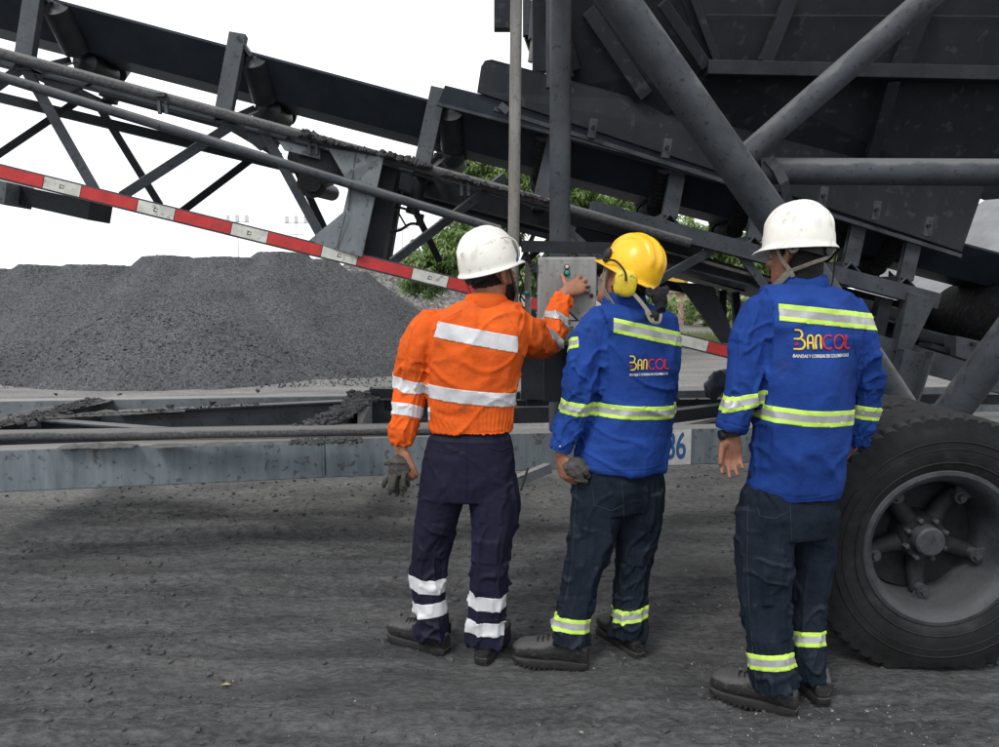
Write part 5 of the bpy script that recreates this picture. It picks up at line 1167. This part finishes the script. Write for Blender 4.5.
# ---------------- worker in the orange jacket
def waist_pleats(py0, py1, D, n=46):
    def f(me, bones):
        co, no_ = arrs(me); z0, z1 = W(470, py1, D).z, W(470, py0, D).z; lm, _, _ = bone_map(co, bones); c = co[lm == 0].mean(0)
        k = np.clip((co[:, 2]-z0+.02)/.02, 0, 1)*np.clip((z1+.03-co[:, 2])/.05, 0, 1)*(lm == 0); th = np.arctan2(co[:, 1]-c[1], co[:, 0]-c[0])
        d = .0042*np.abs(np.sin(th*n/2+3*vn(co*np.array([5, 5, 22.]), 3)))*k+.003*k*np.sin((co[:, 2])*190)*0 - .006*k
        setco(me, co+no_*d[:, None])
    return f
S1 = dict(D=2.95, yaw=math.radians(6), seed=101, skin='skin', jacket='orange', trousers='navy', helmet='helmet_white', label='person in orange jacket and white helmet pressing a button on the grey control box',
    head=(491, 275, 0), neck=(487, 303, 0), hyaw=46, hpitch=12, hroll=-2, helm_tilt=4, collar=(486, 303, .0), ctilt=.12, ch=.036,
    torso=[(486, 301, 26, .065, 0), (485, 307, 38, .085, 0), (480, 314, 50, .105, 0), (476, 328, 55, .122, 0), (475, 350, 53, .132, 0), (473, 375, 49, .130, 0), (472, 396, 46, .122, 0), (471, 412, 43.5, .112, 0), (471, 431, 42.5, .112, 0)],
    pelvis=[(471, 422, 35, .085, 0), (471, 431, 38, .094, 0), (470, 438, 42, .106, 0), (470, 446, 44.5, .116, 0), (469, 455, 47, .125, 0), (468, 480, 49, .125, 0), (467, 497, 47, .112, 0)],
    arm_l=[(440, 326, 0, 17), (426, 330, 0, 19.5), (417, 352, .0, 19), (412, 384, .03, 17.5), (407, 412, 0, 15.5), (403, 432, -.02, 14.5), (401, 445, -.02, 11)],
    arm_r=[(508, 326, 0, 17), (520, 330, .02, 19.5), (533, 338, .10, 19.5), (545, 342, .20, 17.5), (553, 328, .28, 15), (559, 309, .34, 12.5), (564, 297, .37, 10)],
    wrist_l=(401, 450, -.02), wrist_r=(565, 293, .385),
    leg_l=[(446, 478, .0, 26), (440, 506, .01, 24), (431, 545, .03, 19.5), (429, 583, .04, 18.5), (432, 615, .04, 18.5), (432, 637, .02, 20)],
    leg_r=[(491, 478, .0, 28), (495, 508, -.02, 27), (491, 548, -.05, 21.5), (489, 585, -.08, 21), (486, 622, -.08, 20), (486, 642, -.08, 20.5)],
    foot_l=((447, 655), (404, 641)), foot_r=((481, 665), (500, 636)),
    hand_l=dict(F=(.05, -.05, -1), Nb=(-.55, -.8, 0), side=(.8, -.5, 0), curl=(.5, .8, .5), thumb=(.35, .4)),
    hand_r=dict(F=(.82, .28, .42), Nb=(-.25, -1, .2), side=(-.35, .0, .9), curl=(.42, .35, .3), spread=.32, thumb=(1.15, -.1)),
    sleeve_prof={1: [(0, .004), (.12, .006), (.25, .011), (.36, .008), (.5, .007)], 2: [(0, .005), (.15, .010), (.25, .013), (.4, .009), (.55, .007)]},
    leg_prof={1: [(0, .004), (.2, .006), (.35, .010), (.5, .007), (.62, .013), (.8, .014)], 2: [(0, .004), (.2, .006), (.35, .010), (.5, .008), (.62, .013), (.8, .014)]},
    torso_amp=.013, post=waist_pleats(396, 431, 2.95))
R1 = build_person(S1)
hair_part(R1['bodymesh'], R1['H'], R1['root'], lambda c: c.y < .02 and c.z > -.035 and not (abs(c.x) > .066 and c.y > -.04) or c.z > .06, m='hair', th=.002)
hair_part(R1['bodymesh'], R1['H'], R1['root'], lambda c: c.z < -.045 and c.y > .012 and c.z > -.14 and (abs(c.x) > .02 or c.z < -.085), 'beard', .010)
# white shell stripes and the loop on the helmet
tape_torso(R1, (433, 327), (517, 343), .062, ['silver_bright'], [(R1['P']((517, 340)), (1, 0, 0)), (R1['P']((434, 328)), (-1, 0, 0)), (R1['P']((470, 330, .03)), (0, 1, 0))])
tape_torso(R1, (427, 389), (516, 398), .055, ['silver_bright'])
tape_limb(R1, 'arm_l', 'jacket', (412, 382, .03), .048, ['silver_bright']); tape_limb(R1, 'arm_l', 'jacket', (407, 411, 0), .048, ['silver_bright'])
tape_limb(R1, 'arm_r', 'jacket', (555, 322, .30), .040, ['silver']); tape_limb(R1, 'arm_r', 'jacket', (549, 338, .22), .042, ['silver'], n=(.55, .25, .75))
for w_, c in (('leg_l', (429, 582, .04)), ('leg_l', (431, 606, .04)), ('leg_r', (488, 597, -.08)), ('leg_r', (486, 622, -.08))): tape_limb(R1, w_, 'trousers', c, .058, ['silver_bright'])
Hh = R1['H'] @ Matrix.Translation((0, -.004, .040))
o = MB(); o.tube([Hh @ Vector(p) for p in ((.128, .03, .0), (.150, .03, .03), (.152, .02, .075), (.128, .005, .10), (.105, -.01, .10))], .0035, 8, sub=6); o.obj('cord', M['white_tape'], R1['helm'])
o = MB(); o.tube([Hh @ Vector((.132, .028, .004)), Hh @ Vector((.144, .03, .028))], .0045, 8); o.obj('cord_tip', M['blue_print'], R1['helm'])
hn = lambda p: (p-R1['H'].translation)
T1 = lambda x, y, z: R1['H'] @ Vector((x, y, z))
ribbon([T1(-.062, -.085, .03), T1(-.064, -.078, -.01), T1(-.060, -.070, -.055)], .022, .003, hn, 'chin_strap', 'black', R1['helm'])
ribbon([T1(.085, .02, .035), T1(.084, .03, -.02), T1(.070, .05, -.08), T1(.03, .07, -.12)], .016, .003, hn, 'chin_strap', 'black', R1['helm'])
for pts in ([(462, 310), (440, 322), (432, 332)], [(505, 310), (516, 330), (518, 352), (512, 380)], [(476, 403), (478, 430)], [(498, 402), (499, 430)]): seam(R1, pts, 'jacket', .003, 'orange', .0005)
for pts in ([(432, 443), (436, 450), (450, 453), (463, 449)], [(486, 447), (500, 451), (511, 446)], [(467, 433), (467, 470), (466, 500)]): seam(R1, pts, 'trousers', .004, 'navy', .0008)
g = MB(); w0 = W(399, 461, 2.92)
g.tube([w0+Vector((-.02, 0, .012)), w0+Vector((0, -.012, -.012)), w0+Vector((.012, -.014, -.05))], [(.034, .02), (.045, .026), (.04, .022)], 14, sub=3); g.tube([w0+Vector((-.055, -.01, -.008)), w0+Vector((-.01, -.03, .004)), w0+Vector((.03, -.02, -.004))], [.010, .014, .010], 10, sub=3)
for i, (x0, x1, l_, yy, r_) in enumerate(((-.034, -.062, .080, 0, .0105), (-.018, -.038, .112, -.008, .0108), (.0, -.010, .120, .004, .0108), (.018, .012, .116, -.010, .0105), (.034, .036, .080, .006, .0095), (-.008, -.022, .095, -.026, .0100), (.024, .026, .088, -.028, .0095))):
    g.tube([w0+Vector((x0, yy, -.040)), w0+Vector(((x0+x1)/2-.003, yy-.012, -.040-l_*.40)), w0+Vector((x1, yy, -.036-l_*.80)), w0+Vector((x1+.001, yy+.004, -.036-l_*.92))], [r_*1.1, r_, r_*.95, r_*.6], 10, sub=3)
gm = remesh(g, .0026, 1, 'work_gloves'); co, no_ = arrs(gm); setco(gm, co+no_*(.0014*ridge(vn(co*60, 4), .8))[:, None]); meta(link_mesh('work_gloves', gm, M['glove']), 'grey work gloves hanging from the left hand of the orange worker', 'work gloves')

# ---------------- worker in the yellow helmet
lime = ['silver', 'lime']
S2 = dict(D=2.93, yaw=math.radians(-22), seed=202, skin='skin', jacket='blue', trousers='denim', helmet='helmet_yellow', label='person in blue jacket and yellow helmet with yellow ear muff, watching the control box',
    head=(626, 281, .0), neck=(628, 306, 0), hyaw=-40, hpitch=20, hroll=12, helm_tilt=4, collar=(624, 304, 0), ctilt=.05, ch=.05, peak=.038,
    torso=[(626, 303, 24, .062, 0), (627, 308, 38, .085, 0), (630, 317, 48, .11, 0), (632, 332, 48, .125, 0), (633, 352, 47, .14, 0), (633, 378, 44, .145, 0), (630, 405, 44, .145, 0), (625, 430, 46, .145, 0), (622, 450, 47.5, .145, 0), (621, 463, 47, .14, 0), (623, 468, 44, .135, 0)],
    pelvis=[(621, 445, 38, .11, 0), (621, 462, 42, .12, 0), (621, 485, 46, .13, 0), (614, 508, 43, .12, 0)],
    arm_l=[(602, 324, -.02, 16), (594, 328, -.04, 18), (584, 352, -.07, 19), (579, 385, -.09, 18), (575, 410, -.08, 17.5), (567, 430, -.07, 16), (560, 449, -.07, 12)],
    arm_r=[(655, 330, .02, 14), (664, 334, .04, 15.5), (666, 360, .06, 13.5), (665, 392, .07, 12), (662, 420, .06, 11), (658, 440, .04, 10), (655, 452, .02, 8)],
    wrist_l=(561, 456, -.07), wrist_r=(658, 458, .03),
    leg_l=[(601, 485, -.02, 30), (596, 515, -.02, 27), (588, 550, -.02, 23.5), (580, 585, .0, 20.5), (573, 620, .0, 19), (571, 643, -.01, 20.5)],
    leg_r=[(641, 485, .0, 26), (639, 515, .03, 25), (635, 550, .05, 21.5), (632, 585, .06, 18.5), (630, 615, .06, 18), (629, 636, .04, 20)],
    foot_l=((588, 669), (523, 661)), foot_r=((640, 660), (608, 634)),
    hand_l=dict(F=(.25, .0, -1), Nb=(-.75, -.6, 0), side=(.3, -.8, .2), curl=(.55, .9, .5), thumb=(.5, .5)),
    hand_r=dict(F=(-.3, .3, -1), Nb=(.8, -.3, 0), side=(-.3, .5, 0), curl=(.4, .5, .3)),
    sleeve_prof={1: [(0, .004), (.12, .006), (.24, .010), (.36, .009), (.5, .010)], 2: [(0, .004), (.2, .009), (.4, .008)]},
    leg_prof={1: [(0, .004), (.2, .006), (.35, .009), (.5, .006), (.62, .011), (.8, .013)], 2: [(0, .004), (.2, .006), (.35, .009), (.5, .006), (.62, .012), (.8, .014)]}, torso_amp=.017)
R2 = build_person(S2)
hair_part(R2['bodymesh'], R2['H'], R2['root'], lambda c: (c.y < -.005 and c.z > -.05 and not (abs(c.x) > .066 and c.y > -.05)) or c.z > .06)
tape_torso(R2, (606, 323), (678, 339), .054, lime, [(R2['P']((650, 330, .03)), (0, 1, 0)), (R2['P']((608, 330)), (-1, 0, 0))], limb=None)
tape_torso(R2, (580, 404), (674, 410), .052, lime)
tape_limb(R2, 'arm_l', 'jacket', (576, 406, -.08), .052, lime); tape_limb(R2, 'arm_r', 'jacket', (668, 407, .06), .05, lime)
tape_limb(R2, 'leg_l', 'trousers', (574, 622, .0), .055, lime); tape_limb(R2, 'leg_r', 'trousers', (631, 610, .06), .05, lime, n=(-.18, 0, 1))
band(R2['jm'], R2['P']((578, 342, -.12)), (.2, .5, 1), .045, R2['jb'], None, R2['jacket'], 'reflective_band', lime, [(R2['P']((578, 340, -.1)), (1, 0, 0))], near=.075)
def cuff(R, arm, m, n_=.045):
    pts, rr = R['arms'][arm]; A, B = pts[-2], pts[-1]; d = (B-A).normalized(); r_ = rr[-1]*.98; o_ = MB()
    o_.tube([B-d*.040, B-d*.036, B+d*.004, B+d*.006, B-d*.0], [r_*1.02, r_*1.10, r_*1.04, r_*.98, r_*.8], 28); c_ = o_.obj('cuff', M[m], R['jacket']); b_ = MB(); q = B-d*.016+Vector((-.2, -1, .1)).normalized()*r_*1.07; b_.ball(q, (.005, .005, .005), 6); b_.obj('snap_button', M['white_tape'], c_)
cuff(R2, 'arm_l', 'blue'); cuff(R2, 'arm_r', 'blue')
def logo(R, px, py, wpx, sc, yawd):
    """Lettering on the back: BAN in yellow, COL in red, one line of small print."""
    A = R['bvh'].ray_cast(CAM, ray(px, py).normalized())[0]; wm = wpx*mpp(A); d = Vector((math.sin(yawd), math.cos(yawd), 0)); Rr = Vector((math.cos(yawd), -math.sin(yawd), 0))*(wm/.25)/math.cos(yawd); U = Vector((0, 0, 1))*sc
    B_ = [[(0, .078), (.018, .078)]+arc(.018, .059, .017, .019, 90, -90)[1:]+[(.004, .040)], [(.012, .040)]+arc(.020, .020, .022, .020, 90, -90)[1:]+[(0, 0)]]
    B_ = [[(.0, .078), (.014, .078)]+arc(.014, .060, .015, .018, 90, -80)[1:], [(.006, .042), (.0, .042)], [(.006, .042), (.018, .042)]+arc(.019, .021, .020, .021, 90, -90)[1:]+[(.0, 0)]]
    A_ = [[(.050, 0), (.050, .040)]+arc(.061, .043, .011, .014, 180, 0)[1:]+[(.072, 0)], [(.050, .026), (.072, .026)]]
    N_ = [[(.082, 0), (.084, .040)]+arc(.0945, .043, .0105, .014, 180, 0)[1:]+[(.103, 0)]]
    yl = B_+A_+N_; rd = [arc(.139, .028, .024, .028, 55, 305, 26), arc(.190, .028, .026, .028, 0, 360, 30), [(.224, .056), (.224, .014)]+arc(.234, .012, .010, .012, 180, 270)[1:]+[(.250, 0)]]
    strokes(yl, .0112, A, Rr, U, 'lettering', 'ink', R['jacket'], R['bvh'], d, .0022); strokes(yl, .0078, A, Rr, U, 'lettering', 'logo_yellow', R['jacket'], R['bvh'], d, .0038)
    strokes(rd, .0078, A, Rr, U, 'lettering', 'logo_red', R['jacket'], R['bvh'], d, .0032); strokes([[(.004, .021), (.010, .025), (.016, .021), (.010, .016), (.004, .021)]], .006, A, Rr, U, 'lettering', 'logo_red', R['jacket'], R['bvh'], d, .0036)
    cu = bpy.data.curves.new('lettering', 'FONT'); cu.body = 'BANDAS Y CORREAS DE COLOMBIA S.A.S'; cu.size = .0185; cu.offset = .0006; t_ = bpy.data.objects.new('t', cu); COL.objects.link(t_); dg = bpy.context.evaluated_depsgraph_get(); me = bpy.data.meshes.new_from_object(t_.evaluated_get(dg)); bpy.data.objects.remove(t_)
    xs = [v.co.x for v in me.vertices]; k = .246/(max(xs)-min(xs))
    for v in me.vertices: v.co = A + Rr*(v.co.x*k) + U*(v.co.y-.034)
    project(me, R['bvh'], d, .003); me.materials.clear(); link_mesh('lettering', me, M['logo_white'], R['jacket'], False)
logo(R2, 630, 370, 42, .66, math.radians(-14))
# ear muff, straps, hanging respirator
T2 = lambda x, y, z: R2['H'] @ Vector((x, y, z)); R3_ = R2['H'].to_3x3(); hn2 = lambda p: (p-R2['H'].translation)
mc = Vector((-.126, .0, .0)); MM = R2['H'] @ Matrix.Translation((0, .004, -.004)) @ Matrix.Rotation(math.radians(40), 4, 'Z') @ Matrix.Rotation(math.radians(-14), 4, 'X'); TM = lambda x, y, z: MM @ Vector((x, y, z)); o = MB(); rg = []
for x, s_ in ((.028, .82), (.022, .92), (.010, 1.0), (-.008, .97), (-.018, .86), (-.024, .66), (-.026, .3)):
    rg.append([TM(mc.x+x, mc.y+.044*s_*math.copysign(abs(math.cos(t))**.72, math.cos(t)), mc.z+.052*s_*math.copysign(abs(math.sin(t))**.72, math.sin(t))) for t in [2*math.pi*k/32 for k in range(32)]])
o.loft(rg); mf = o.obj('ear_muff', M['muff'], R2['helm'])
o = MB(); rg = [[TM(mc.x+x, mc.y+.034*math.cos(t), mc.z+.046*math.sin(t)) for t in [2*math.pi*k/28 for k in range(28)]] for x in (.046, .028)]; o.loft(rg); o.obj('ear_cushion', M['black'], mf)
o = MB()
for dz in (-.0, ): o.tube([T2(-.113, .050, .070), T2(-.126, .045, .046), T2(-.130, .018, .052), T2(-.126, -.018, .058), TM(-.150, .01, .045), TM(-.156, .0, .012)], .0042, 8, sub=5)
o.obj('muff_arm', M['hub'], mf)
o = MB(); o.ball(T2(-.107, .052, .066), (.013, .018, .030), 9, R3_); o.obj('muff_clip', M['black'], mf)
ribbon([T2(-.088, .045, .035), T2(-.086, .035, -.02), T2(-.078, .010, -.075), T2(-.060, -.045, -.105)], .017, .003, hn2, 'chin_strap', 'webbing', R2['helm'])
ribbon([T2(-.083, .062, .03), T2(-.080, .050, -.02), T2(-.082, .015, -.06), T2(-.085, -.04, -.085), T2(-.09, -.10, -.115)], .011, .003, hn2, 'respirator_strap', 'webbing', R2['helm'])
ribbon([T2(.06, -.09, .01), T2(.045, -.105, -.03), T2(.03, -.115, -.07)], .02, .003, hn2, 'respirator_strap', 'black', R2['helm'])
o = MB(); a_ = W(655, 303, 2.77); o.ball(W(659, 300, 2.78), (.030, .025, .052), 10, Matrix.Rotation(-.25, 3, 'Y')); o.ball(W(653, 317, 2.77), (.036, .02, .024), 10, Matrix.Rotation(.5, 3, 'Y'))
o.tube([W(664, 290, 2.79), W(664, 290, 2.76)], .018, 16); o.tube([W(650, 292, 2.79), W(650, 292, 2.765)], .016, 16)
M['mask'] = mat('dark_mask_fabric', (.035, .035, .038), .9, (.015, .015, .016), 30, bump=.8, bscale=120, spec=.1)
rm_ = remesh(o, .003, 3, 'respirator'); co, no_ = arrs(rm_); setco(rm_, co+no_*(.006*ridge(vn(co*38, 24), .8)-.003)[:, None]); link_mesh('respirator', rm_, M['mask'], R2['root'])
ribbon([W(646, 311, 2.755), W(651, 321, 2.745), W(659, 322, 2.75), W(661, 314, 2.76)], .010, .004, (0, -1, 0), 'respirator_strap', 'webbing', R2['root'])
ribbon([W(633, 293, 2.80), W(641, 302, 2.775), W(649, 313, 2.76), W(653, 322, 2.75)], .014, .003, (-.3, -1, .3), 'respirator_strap', 'webbing', R2['root'])
for pts in ([(604, 322), (600, 345), (600, 380), (598, 400)], [(662, 345), (667, 370), (668, 400)], [(583, 462), (600, 466), (620, 470), (645, 469), (664, 463)]): seam(R2, pts, 'jacket', .003, 'blue', .0005)
for pts in ([(577, 480), (574, 530), (572, 560), (566, 600)], [(593, 490), (594, 505), (612, 511), (622, 506)], [(622, 480), (624, 520)]): seam(R2, pts, 'trousers', .0035, 'stitch', .0008)
g = MB(); w0 = W(577, 468, 2.84)
g.tube([w0+Vector((-.045, .0, -.005)), w0+Vector((-.01, -.01, .008)), w0+Vector((.03, .0, -.004)), w0+Vector((.05, 0, -.012))], [(.022, .02), (.036, .03), (.034, .03), (.014, .012)], 14, sub=3)
for a, b, r_ in (((-.02, -.03, .01), (.02, -.034, -.045), .012), ((.0, -.03, .02), (.045, -.02, -.03), .013), ((-.03, -.02, -.01), (-.005, -.035, -.03), .012), ((.015, -.02, -.02), (.05, -.01, .012), .011), ((-.01, -.03, -.04), (.035, -.028, -.048), .010)):
    a, b = w0+Vector(a), w0+Vector(b); g.tube([a, a.lerp(b, .5)+Vector((0, -.012, .004)), b], [r_*.8, r_, r_*.8], 10, sub=3)
gm = remesh(g, .0030, 2, 'work_gloves'); co, no_ = arrs(gm); setco(gm, co+no_*(.003*ridge(vn(co*50, 14), .8))[:, None]); meta(link_mesh('work_gloves', gm, M['glove']), 'bunched dark gloves held in the left hand of the yellow-helmet worker', 'work gloves')

# ---------------- tall worker at the right
S3 = dict(D=2.64, yaw=math.radians(-12), seed=303, skin='skin2', jacket='blue', trousers='denim', helmet='helmet_white', label='person in blue jacket and white helmet standing beside the large truck wheel',
    head=(797, 256, 0), neck=(801, 283, 0), hyaw=-33, hpitch=-2, helm_tilt=0, collar=(802, 286, 0), ctilt=.0, ch=.036, cr=1.05, peak=.038,
    torso=[(801, 284, 27, .066, 0), (803, 290, 42, .09, 0), (805, 299, 54, .115, 0), (806, 312, 56, .13, 0), (806, 335, 54, .14, 0), (806, 365, 51, .145, 0), (803, 400, 49, .142, 0), (799, 430, 47, .14, 0), (796, 460, 46, .14, 0), (793, 484, 46, .14, 0), (794, 494, 43, .132, 0)],
    pelvis=[(791, 465, 38, .10, 0), (790, 484, 43, .112, 0), (788, 497, 47.5, .124, 0), (788, 512, 50, .13, 0), (786, 532, 46, .12, 0)],
    arm_l=[(770, 309, 0, 18), (760, 314, 0, 20), (750, 340, -.01, 20.5), (744, 370, -.02, 19), (741, 395, -.02, 18), (735, 415, -.03, 17), (731, 428, -.03, 13.5)],
    arm_r=[(842, 312, 0, 18), (851, 318, .0, 19.5), (860, 345, .0, 19), (865, 378, .01, 17), (865, 402, .03, 15.5), (859, 425, .06, 15), (853, 440, .09, 12)],
    wrist_l=(731, 433, -.03), wrist_r=(850, 446, .10),
    leg_l=[(766, 510, -.01, 31), (764, 545, -.02, 30), (764, 590, -.02, 28), (767, 625, -.02, 24), (771, 660, -.03, 22), (776, 687, -.04, 24)],
    leg_r=[(812, 510, .0, 27), (813, 545, .04, 25), (809, 590, .06, 21.5), (806, 625, .07, 18.5), (808, 655, .07, 18), (811, 679, .05, 19)],
    foot_l=((797, 716), (719, 694)), foot_r=((824, 706), (800, 678)),
    hand_l=dict(F=(.05, .05, -1), Nb=(.1, 1, .0), side=(-.9, .1, 0), curl=(.30, .35, .25), spread=.12, thumb=(.25, .5)),
    hand_r=dict(F=(-.35, .6, -.6), Nb=(.8, .3, 0), side=(-.3, .4, .5), curl=(.4, .5, .3)),
    sleeve_prof={1: [(0, .004), (.12, .006), (.24, .009), (.36, .010), (.5, .013)], 2: [(0, .004), (.12, .006), (.24, .011), (.36, .009), (.5, .010)]},
    leg_prof={1: [(0, .004), (.2, .006), (.38, .009), (.5, .006), (.62, .011), (.8, .014)], 2: [(0, .004), (.2, .006), (.38, .009), (.5, .006), (.62, .012), (.8, .014)]}, torso_amp=.017)
R3 = build_person(S3)
hair_part(R3['bodymesh'], R3['H'], R3['root'], lambda c: (c.y < -.010 and c.z > -.085 and not (abs(c.x) > .066 and c.y > -.045)) or c.z > .06 or (abs(c.x) > .06 and -.01 < c.y < .03 and c.z > .0), th=.008)
tape_torso(R3, (765, 311), (862, 321), .057, lime, [(R3['P']((800, 330, .03)), (0, 1, 0)), (R3['P']((766, 318)), (-1, 0, 0))], limb=None)
tape_torso(R3, (755, 409), (853, 415), .055, lime, tilt=0)
tape_limb(R3, 'arm_l', 'jacket', (741, 400, -.02), .050, lime, n=(-.2, 0, 1), near=.13); tape_limb(R3, 'arm_r', 'jacket', (864, 412, .04), .05, lime, n=(.12, 0, 1))
tape_limb(R3, 'leg_l', 'trousers', (769, 659, -.03), .055, lime); tape_limb(R3, 'leg_r', 'trousers', (807, 637, .07), .052, lime)
logo(R3, 793, 349, 62, .82, math.radians(-4))
# rolled left cuff, right cuff
def rolled(R, arm):
    pts, rr = R['arms'][arm]; A, B = pts[-2], pts[-1]; d = (B-A).normalized(); r_ = rr[-1]; o_ = MB(); P2, Rr = [], []
    for k, (t, s_) in enumerate(((-.046, 1.02), (-.042, 1.20), (-.028, 1.28), (-.018, 1.22), (-.014, 1.28), (.002, 1.24), (.010, 1.10), (.006, .8))): P2.append(B+d*t); Rr.append(r_*s_)
    o_.tube(P2, Rr, 32); ob = o_.obj('rolled_cuff', M['blue'], R['jacket']); co, no_ = arrs(ob.data); setco(ob.data, co+no_*(.004*ridge(vn(co*28, 8), .8))[:, None])
rolled(R3, 'arm_l'); cuff(R3, 'arm_r', 'blue_dark')
T3 = lambda x, y, z: R3['H'] @ Vector((x, y, z)); hn3 = lambda p: (p-R3['H'].translation)
ribbon([T3(-.089, .020, .035), T3(-.086, .005, -.005), T3(-.078, -.030, -.055), T3(-.070, -.035, -.075)], .014, .003, hn3, 'chin_strap', 'webbing', R3['helm'])
ribbon([T3(-.078, -.030, -.055), T3(-.05, -.098, -.030), T3(.0, -.118, -.012), T3(.05, -.115, .02)], .012, .003, hn3, 'chin_strap', 'webbing', R3['helm'])
ribbon([T3(-.078, -.030, -.055), T3(-.088, .0, -.085), T3(-.088, .035, -.115), T3(-.078, .06, -.138)], .021, .003, hn3, 'chin_strap', 'webbing', R3['helm'])
ribbon([T3(.068, -.108, .03), T3(.078, -.095, -.03), T3(.082, -.085, -.09), T3(.09, -.07, -.13)], .018, .004, hn3, 'chin_strap', 'black', R3['helm'])
o = MB(); q = T3(-.084, -.048, .022); d_ = (q-T3(0, -.03, .02)).normalized(); o.tube([q, q+d_*.008, q+d_*.010], [.018, .018, .012], 20); kb = o.obj('harness_button', M['webbing'], R3['helm']); o = MB(); o.tube([q+d_*.008, q+d_*.012], .008, 14); o.obj('button_centre', M['black'], kb)
for pts in ([(768, 300), (770, 330), (772, 360), (774, 400), (762, 440)], [(846, 300), (852, 330), (857, 360), (858, 392)], [(750, 484), (765, 491), (790, 499), (815, 498), (836, 493)]): seam(R3, pts, 'jacket', .003, 'blue', .0005)
for pts in ([(748, 505), (747, 560), (750, 620), (757, 690)], [(757, 507), (760, 516), (775, 519), (788, 512)], [(790, 505), (792, 540)]): seam(R3, pts, 'trousers', .0035, 'stitch', .0008)
# wrist watch
wr = R3['P']((731, 433, -.03)); o = MB(); n_ = 28; ax_ = Vector((.15, 0, -1)).normalized(); u_ = Vector((1, 0, .15)).normalized(); v_ = ax_.cross(u_)
rg = [[wr+(u_*math.cos(t)*.034+v_*math.sin(t)*.029)*s_+ax_*z for s_, z in ((1, -.010), (1.1, -.010), (1.1, .010), (1, .010))] for t in [2*math.pi*k/n_ for k in range(n_)]]
o.loft(rg, closed=True, caps=False); wt = o.obj('wrist_watch', M['black'], R3['root']); o = MB(); o.tube([wr-u_*.030+v_*.010, wr-u_*.045+v_*.012], .018, 18); o.obj('watch_case', M['black'], wt)
